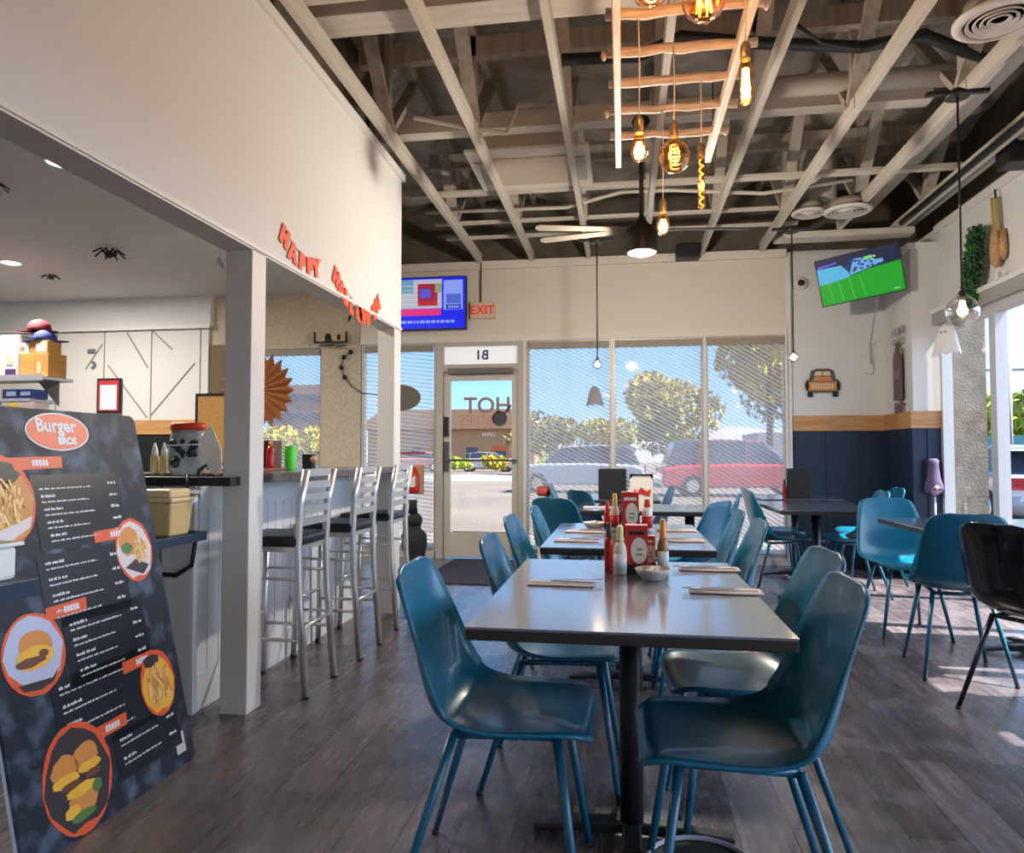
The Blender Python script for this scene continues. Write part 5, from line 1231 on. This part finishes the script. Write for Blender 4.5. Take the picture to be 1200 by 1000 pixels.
tag(MB().box(2.845, 2.88, 6.02, 6.06, 2.50, 2.56).build('white_sensor', TRIMW, bevel=.004), 'tiny white sensor on the ledge below the dried corn', 'sensor')
# purple hooded hanging doll
sk = thing('hooded_doll', 'small purple hooded skull doll hanging on the blue pillar', 'doll', (2.84, 7.22, .74))
MB().ball((0, 0, .10), .055, 14, sz=1.1).build('skull', mat('skull_pink', (.36, .26, .30), .6), sk)
MB().lathe([(.075, .04), (.085, .10), (.06, .18), (.045, .30), (.05, .34), (.03, .36)], (0.0, .02, .02), 14, sy=.8).build('hood', mat('purple_cloth', (.10, .07, .15), .8), sk)
MB().ball((-.02, -.05, .10), .012, 8).ball((.025, -.05, .10), .012, 8).build('eye_socket', BLACKM, sk)
MB().tube([(0, 0, .03), (0, .0, -.25), (.01, 0, -.45)], .01, 6).build('trailing_cord', mat('pale_cord', (.5, .5, .6), .6), sk)
MB().box(-.07, -.02, .02, .05, .18, .36).build('dark_ribbon', BLACKM, sk)
# ---------------------------------------------------------------- outside
def ground_mat():
    m = bpy.data.materials.new('sunlit_concrete'); m.use_nodes = True
    nt = m.node_tree; b = nt.nodes['Principled BSDF']; tc = nt.nodes.new('ShaderNodeTexCoord')
    n = nt.nodes.new('ShaderNodeTexNoise'); n.inputs['Scale'].default_value = .35; n.inputs['Detail'].default_value = 6
    nt.links.new(tc.outputs['Object'], n.inputs['Vector'])
    r = nt.nodes.new('ShaderNodeValToRGB'); r.color_ramp.elements[0].position = .4; r.color_ramp.elements[1].position = .62
    r.color_ramp.elements[0].color = (.075, .058, .047, 1); r.color_ramp.elements[1].color = (.098, .078, .064, 1)
    nt.links.new(n.outputs['Fac'], r.inputs['Fac']); nt.links.new(r.outputs['Color'], b.inputs['Base Color']); b.inputs['Roughness'].default_value = .9
    return m
struct(MB().box(-80, 90, -30, 140, -.25, -.13), 'ground', ground_mat())
struct(MB().box(-12, 4.6, 8.14, 10.6, -.13, -.02), 'path_sidewalk', mat('sidewalk', (0.130, 0.116, 0.099), .85, vary=.06, vscale=3))
struct(MB().box(-80, 90, 34, 46, -.13, -.12), 'road', mat('asphalt', (.20, .19, .19), .9, vary=.1, vscale=2))
STUC = mat('stucco', (0.156, 0.137, 0.111), .9, vary=.25, vscale=7, bump=.35, bscale=40)
tag(MB().box(3.22, 3.52, 7.70, 8.0, -.05, 3.3).build('stucco_column', STUC), 'rough stucco exterior column beyond the right window', 'column')
LEAFS = [mat('leaf_olive', (.26, .22, .03), .7, vary=.35, vscale=.9), mat('leaf_yellow', (.38, .31, .02), .7, vary=.3, vscale=.9), mat('leaf_bright', (0.236, 0.310, 0.012), .7, vary=.3, vscale=.9), mat('leaf_dark', (.17, .15, .035), .7, vary=.3, vscale=.9)]
BARK = mat('bark', (.12, .085, .06), .9)
def tree(x, y, h, r, m, label, n=1400, rv=None, trunk=True, seed=0, s=.22):
    t = thing('tree' if trunk else 'bush', label, 'tree' if trunk else 'bush', (x, y, -.13), 0, 'trees and bushes across the parking lot')
    rr = random.Random(seed); rv = rv or r; cz = h - rv
    mb = MB(); lob = [(rr.uniform(-.5, .5) * r, rr.uniform(-.5, .5) * r, cz + rr.uniform(-.4, .5) * rv, rr.uniform(.4, .62)) for _ in range(9)]
    for k in range(n):
        lx, ly, lz, lr = lob[k % 9]
        v = Vector((rr.gauss(0, 1), rr.gauss(0, 1), rr.gauss(0, 1))).normalized() * (rr.uniform(.55, 1) ** .5)
        p = Vector((lx + v.x * r * lr, ly + v.y * r * lr, lz + v.z * rv * lr))
        e = Euler((rr.uniform(0, 6), rr.uniform(0, 6), rr.uniform(0, 6))).to_matrix(); q = s * rr.uniform(.6, 1.3)
        mb.add([e @ Vector(w) * q + p for w in ((-1, 0, 0), (0, .5, .2), (1, 0, 0), (0, -.5, .2))], [(0, 1, 2, 3)])
    mb.build('foliage', m, t)
    if trunk: MB().tube([(0, 0, 0), (.1, 0, cz * .6), (0, .1, cz)], [.04 * h * .6, .03 * h * .6, .015 * h * .6], 8).build('trunk', BARK, t)
tree(2.6, 37, 5.6, 2.7, LEAFS[0], 'big round olive tree behind the middle window shade', 2600, 2.4, seed=1)
tree(5.9, 31, 7.6, 2.7, LEAFS[1], 'tall yellowish tree behind the shade by the truck sign wall', 2400, 2.3, seed=3)
tree(8.4, 40, 6.6, 2.6, LEAFS[3], 'dark tree behind the rightmost window shade', 1800, 2.0, seed=4)
tree(-4.6, 45, 3.8, 2.4, LEAFS[3], 'low dark tree behind the window right of the door', 1600, 1.4, seed=5)
tree(-.9, 50, 4.0, 2.6, LEAFS[0], 'wide olive tree farther off behind the window right of the door', 1600, 1.5, seed=6)
tree(-3.3, 36, 1.3, 1.2, LEAFS[2], 'bright yellow-green bush seen at window height right of the door', 700, .55, False, seed=7, s=.14)
tree(-10.9, 47, 1.35, 1.4, LEAFS[2], 'bright hedge bush visible through the glass door', 800, .6, False, seed=8, s=.15)
tree(-8.3, 48, 1.35, 1.2, LEAFS[1], 'yellow bush visible through the glass door, right one', 700, .6, False, seed=9, s=.15)
tree(-15.5, 34, 2.7, 2.0, LEAFS[1], 'yellow-green shrub behind the bar window', 1300, 1.0, False, seed=10, s=.2)
tree(-19.5, 40, 2.6, 2.0, LEAFS[0], 'olive shrub behind the bar window, left one', 1200, .9, False, seed=11, s=.2)
tree(16.5, 34, 4.4, 2.6, LEAFS[2], 'bright green tree outside the right side windows, farther', 1900, 1.7, seed=12)
tree(12.2, 22.0, 3.6, 1.8, LEAFS[2], 'bright green tree outside the right side windows, nearer', 1700, 1.4, seed=13, s=.18)
# hills
vs = []; fs = []; n = 60
for j in range(6):
    for i in range(n + 1):
        x = -110 + 220 * i / n; hh = [0, 3.2, 6.2, 8.2, 7.0, 0][j] * (.75 + .25 * math.sin(i * .37) + .12 * math.sin(i * 1.3)) * (1.15 if i < 25 else .8)
        vs.append((x, 118 + j * 6, hh - .2))
for j in range(5):
    for i in range(n): q = j * (n + 1) + i; fs.append((q, q + 1, q + n + 2, q + n + 1))
struct(MB().add(vs, fs, True), 'hills', mat('hazy_hill', (.22, .22, .28), .9, vary=.2, vscale=.1))
# tan building through the door
bl = thing('tan_building', 'low tan shop building with sloped roof across the lot, seen through the door', 'building', (-14.5, 62, -.13))
MB().box(-8, 7, 0, 9, 0, 3.6).build('building_wall', mat('tan_wall', (.38, .20, .09), .85), bl)
MB().prism([(-9, 3.5), (8, 3.5), (5.5, 5.2), (-6.5, 5.2)], 10, frame((0, 9.5, 0), (1, 0, 0), (0, 0, 1))).build('building_roof', mat('roof_grey', (.30, .17, .09), .85), bl)
for x in (-6.5, -4, -1.5, 1, 3.5): MB().box(x, x + 1.0, -.05, 0, .8, 1.9).build('building_window', mat('dark_pane', (.06, .07, .09), .2), bl)
b2 = thing('pale_building', 'pale distant building behind the left strip of window', 'building', (-31, 66, -.13))
MB().box(-3, 3, 0, 6, 0, 8).build('building_wall', mat('pale_wall', (0.260, 0.156, 0.124), .85), b2)
for k in range(4): MB().box(-2.6, 2.6, -.06, 0, 1 + k * 1.8, 1.7 + k * 1.8).build('window_band', mat('dark_pane', (.06, .07, .09), .2), b2)
# cars
def car(x, y, rz, body, label, suv=True, L=4.5, H=1.65, g='parked cars in the lot'):
    t = thing('car', label, 'car', (x, y, -.13), R(rz), g)
    h = L / 2; W = .9
    low = [(-h, .45), (-h + .08, .85), (-h + .5, .95), (-.1 * h, 1.0), (h - .9, .98), (h - .15, .90), (h, .70), (h, .40), (h - .15, .28), (-h + .15, .28)]
    M = frame((0, W, 0), (1, 0, 0), (0, 0, 1))
    MB().prism(low, 2 * W, M).build('car_body', body, t, bevel=.06)
    cab = [(-h + (.15 if suv else .7), .95), (-h + (.45 if suv else 1.2), H - .05), (-.3 * h, H), (.25 * h, H - .06), (.55 * h, .98)]
    M2 = frame((0, W - .12, 0), (1, 0, 0), (0, 0, 1))
    MB().prism(cab, 2 * W - .24, M2).build('car_glasshouse', mat('car_glass', (.05, .06, .09), .08, spec=.8), t, bevel=.05)
    MB().prism([(-h + (.42 if suv else 1.15), H - .07), (-.3 * h, H + .01), (.25 * h, H - .05), (.22 * h, H - .11), (-h + .5, H - .10)], 2 * W - .3, frame((0, W - .15, 0), (1, 0, 0), (0, 0, 1))).build('car_roof', body, t, bevel=.02)
    for a in (-.55 * h, 0.02 * h): MB().bar((a, -W + .11, .98), (a + .04, -W + .13, H - .06), .07, .02).build('car_pillar', body, t)
    for sx in (-1, 1):
        for sy in (-1, 1):
            w = MB().lathe([(.33, -.10), (.34, -.06), (.34, .06), (.33, .10)], (sx * h * .62, sy * (W - .08), .33), 22, Matrix.Rotation(R(90), 3, 'X')).build('wheel', BLACKM, t)
            MB().lathe([(.19, -.115), (.19, .115)], (sx * h * .62, sy * (W - .08), .33), 16, Matrix.Rotation(R(90), 3, 'X')).build('hub_cap', CHROME, w)
    for s in (-1, 1):
        MB().box(h - .04, h + .012, s * .62 - .17, s * .62 + .17, .66, .80).build('headlight', mat('lamp_clear', (.8, .8, .8), .15), t)
        MB().box(-h - .012, -h + .04, s * .66 - .14, s * .66 + .14, .70, .90).build('tail_lamp', mat('lamp_red', (.5, .02, .02), .2), t)
car(3.55, 23.5, 3, mat('car_red', (0.450, 0.038, 0.045), .25, coat=.6), 'red car parked across the middle and right window shades', True, 4.9, 1.75)
car(-1.45, 25.0, 178, mat('car_white', (.36, .38, .42), .3, coat=.5), 'white car parked left of the red car', True, 4.4, 1.6)
car(-10.0, 53.5, 0, mat('car_silver', (.40, .41, .45), .3, metal=.4), 'silver car far off, seen through the glass door', False, 4.5, 1.45)
car(-15.2, 53, 180, mat('car_pink', (.50, .20, .20), .3), 'reddish car far off, at the left of the glass door view', False, 4.4, 1.45)
car(7.6, 15.0, 75, mat('car_white', (.36, .38, .42), .3, coat=.5), 'white car outside the right side windows', False, 4.4, 1.45)
# teal fence, poles at the right
fc = thing('green_fence', 'teal green screen fence outside the right side windows', 'fence', (9.5, 19.4, -.13))
MB().box(-2.5, 7, -.03, .03, .1, 1.75).build('fence_panel', mat('fence_teal', (.03, .17, .20), .7), fc)
for k in range(5): MB().tube([(-2.5 + 2.3 * k, -.06, 0), (-2.5 + 2.3 * k, -.06, 1.85)], .04, 8).build('fence_post', mat('post_grey', (.3, .32, .33), .5), fc)
pw = thing('white_wall', 'pale low building wall above the teal fence, outside the right windows', 'building', (14, 45, -.13))
MB().box(-6, 12, 0, 6, 0, 2.6).build('building_wall', mat('pale_block', (0.293, 0.299, 0.312), .8), pw)
up = thing('utility_pole', 'tall pole with crossbar outside the right side window', 'pole', (9.0, 18.6, -.13))
MB().tube([(0, 0, 0), (0, 0, 3.4)], .05, 8).build('pole_shaft', mat('pole_grey', (.22, .20, .19), .7), up); MB().box(-.5, .5, -.03, .03, 3.25, 3.31).build('crossbar', mat('pole_grey', (.22, .2, .19), .7), up)
# roof eave over the storefront keeps the shades from direct sun
struct(MB().box(-9, 4.2, 8.12, 9.2, 3.2, 3.35), 'roof_eave', WALL)
# unseen wall behind the camera, run full width to darken the near end
struct(MB().box(-9.0, 3.06, -3.1, -3.0, 0, 4.2), 'wall_front', WALL)
# ---------------------------------------------------------------- camera
SKY, SUN, SUNAZ, SUNEL, EXPO = 1.15, 15.0, -6, 57, 0.85
F = 850.0; cy_ = math.atan(130 / F); cp_ = math.atan(33 * math.cos(cy_) / F)
cd = bpy.data.cameras.new('camera'); cam = bpy.data.objects.new('camera', cd); col.objects.link(cam)
cd.sensor_fit = 'HORIZONTAL'; cd.sensor_width = 36; cd.lens = F / 1200 * 36; cd.clip_start = .02; cd.clip_end = 500
cam.location = (0, 0, 1.16); cam.rotation_euler = Euler((PI / 2 + cp_, 0, cy_), 'XYZ')
sc.camera = cam
# ---------------------------------------------------------------- daylight
w = bpy.data.worlds.new('sky'); sc.world = w; w.use_nodes = True
nt = w.node_tree; nt.nodes.clear()
o = nt.nodes.new('ShaderNodeOutputWorld'); bgd = nt.nodes.new('ShaderNodeBackground'); tc = nt.nodes.new('ShaderNodeTexCoord'); sx = nt.nodes.new('ShaderNodeSeparateXYZ'); nt.links.new(tc.outputs['Generated'], sx.inputs[0])
sky = nt.nodes.new('ShaderNodeValToRGB'); cr = sky.color_ramp
cr.elements[0].position = 0.0; cr.elements[0].color = (.42, .62, .86, 1); cr.elements[1].position = 1.0; cr.elements[1].color = (.10, .26, .68, 1)
e_ = cr.elements.new(.12); e_.color = (.22, .50, .92, 1); e_ = cr.elements.new(.35); e_.color = (.14, .40, .90, 1)
nt.links.new(sx.outputs['Z'], sky.inputs['Fac'])
bgd.inputs['Strength'].default_value = SKY
mr = nt.nodes.new('ShaderNodeMapRange'); mr.inputs['From Min'].default_value = .35; mr.inputs['From Max'].default_value = .95; nt.links.new(sx.outputs['X'], mr.inputs['Value'])
nt.links.new(mix_rgb(nt, mr.outputs['Result'], sky.outputs[0], (2.3, 2.9, 3.8)), bgd.inputs['Color']); nt.links.new(bgd.outputs[0], o.inputs['Surface'])
sl = bpy.data.lights.new('sun', 'SUN'); sl.energy = SUN; sl.angle = R(.6); sl.color = (1, .95, .86)
so = bpy.data.objects.new('sun', sl); col.objects.link(so); so.location = (10, 4, 12)
az, el = R(SUNAZ), R(SUNEL)
dv = Vector((math.cos(az) * math.cos(el), math.sin(az) * math.cos(el), math.sin(el)))
so.rotation_euler = dv.to_track_quat('Z', 'Y').to_euler()
sc.view_settings.view_transform = 'Standard'; sc.view_settings.look = 'None'; sc.view_settings.gamma = 1; sc.view_settings.use_curve_mapping = False
sc.view_settings.exposure = EXPO
sc.cycles.max_bounces = 7; sc.cycles.diffuse_bounces = 4; sc.cycles.glossy_bounces = 3; sc.cycles.transparent_max_bounces = 12; sc.cycles.sample_clamp_indirect = 4
sc.cycles.caustics_reflective = False; sc.cycles.caustics_refractive = False
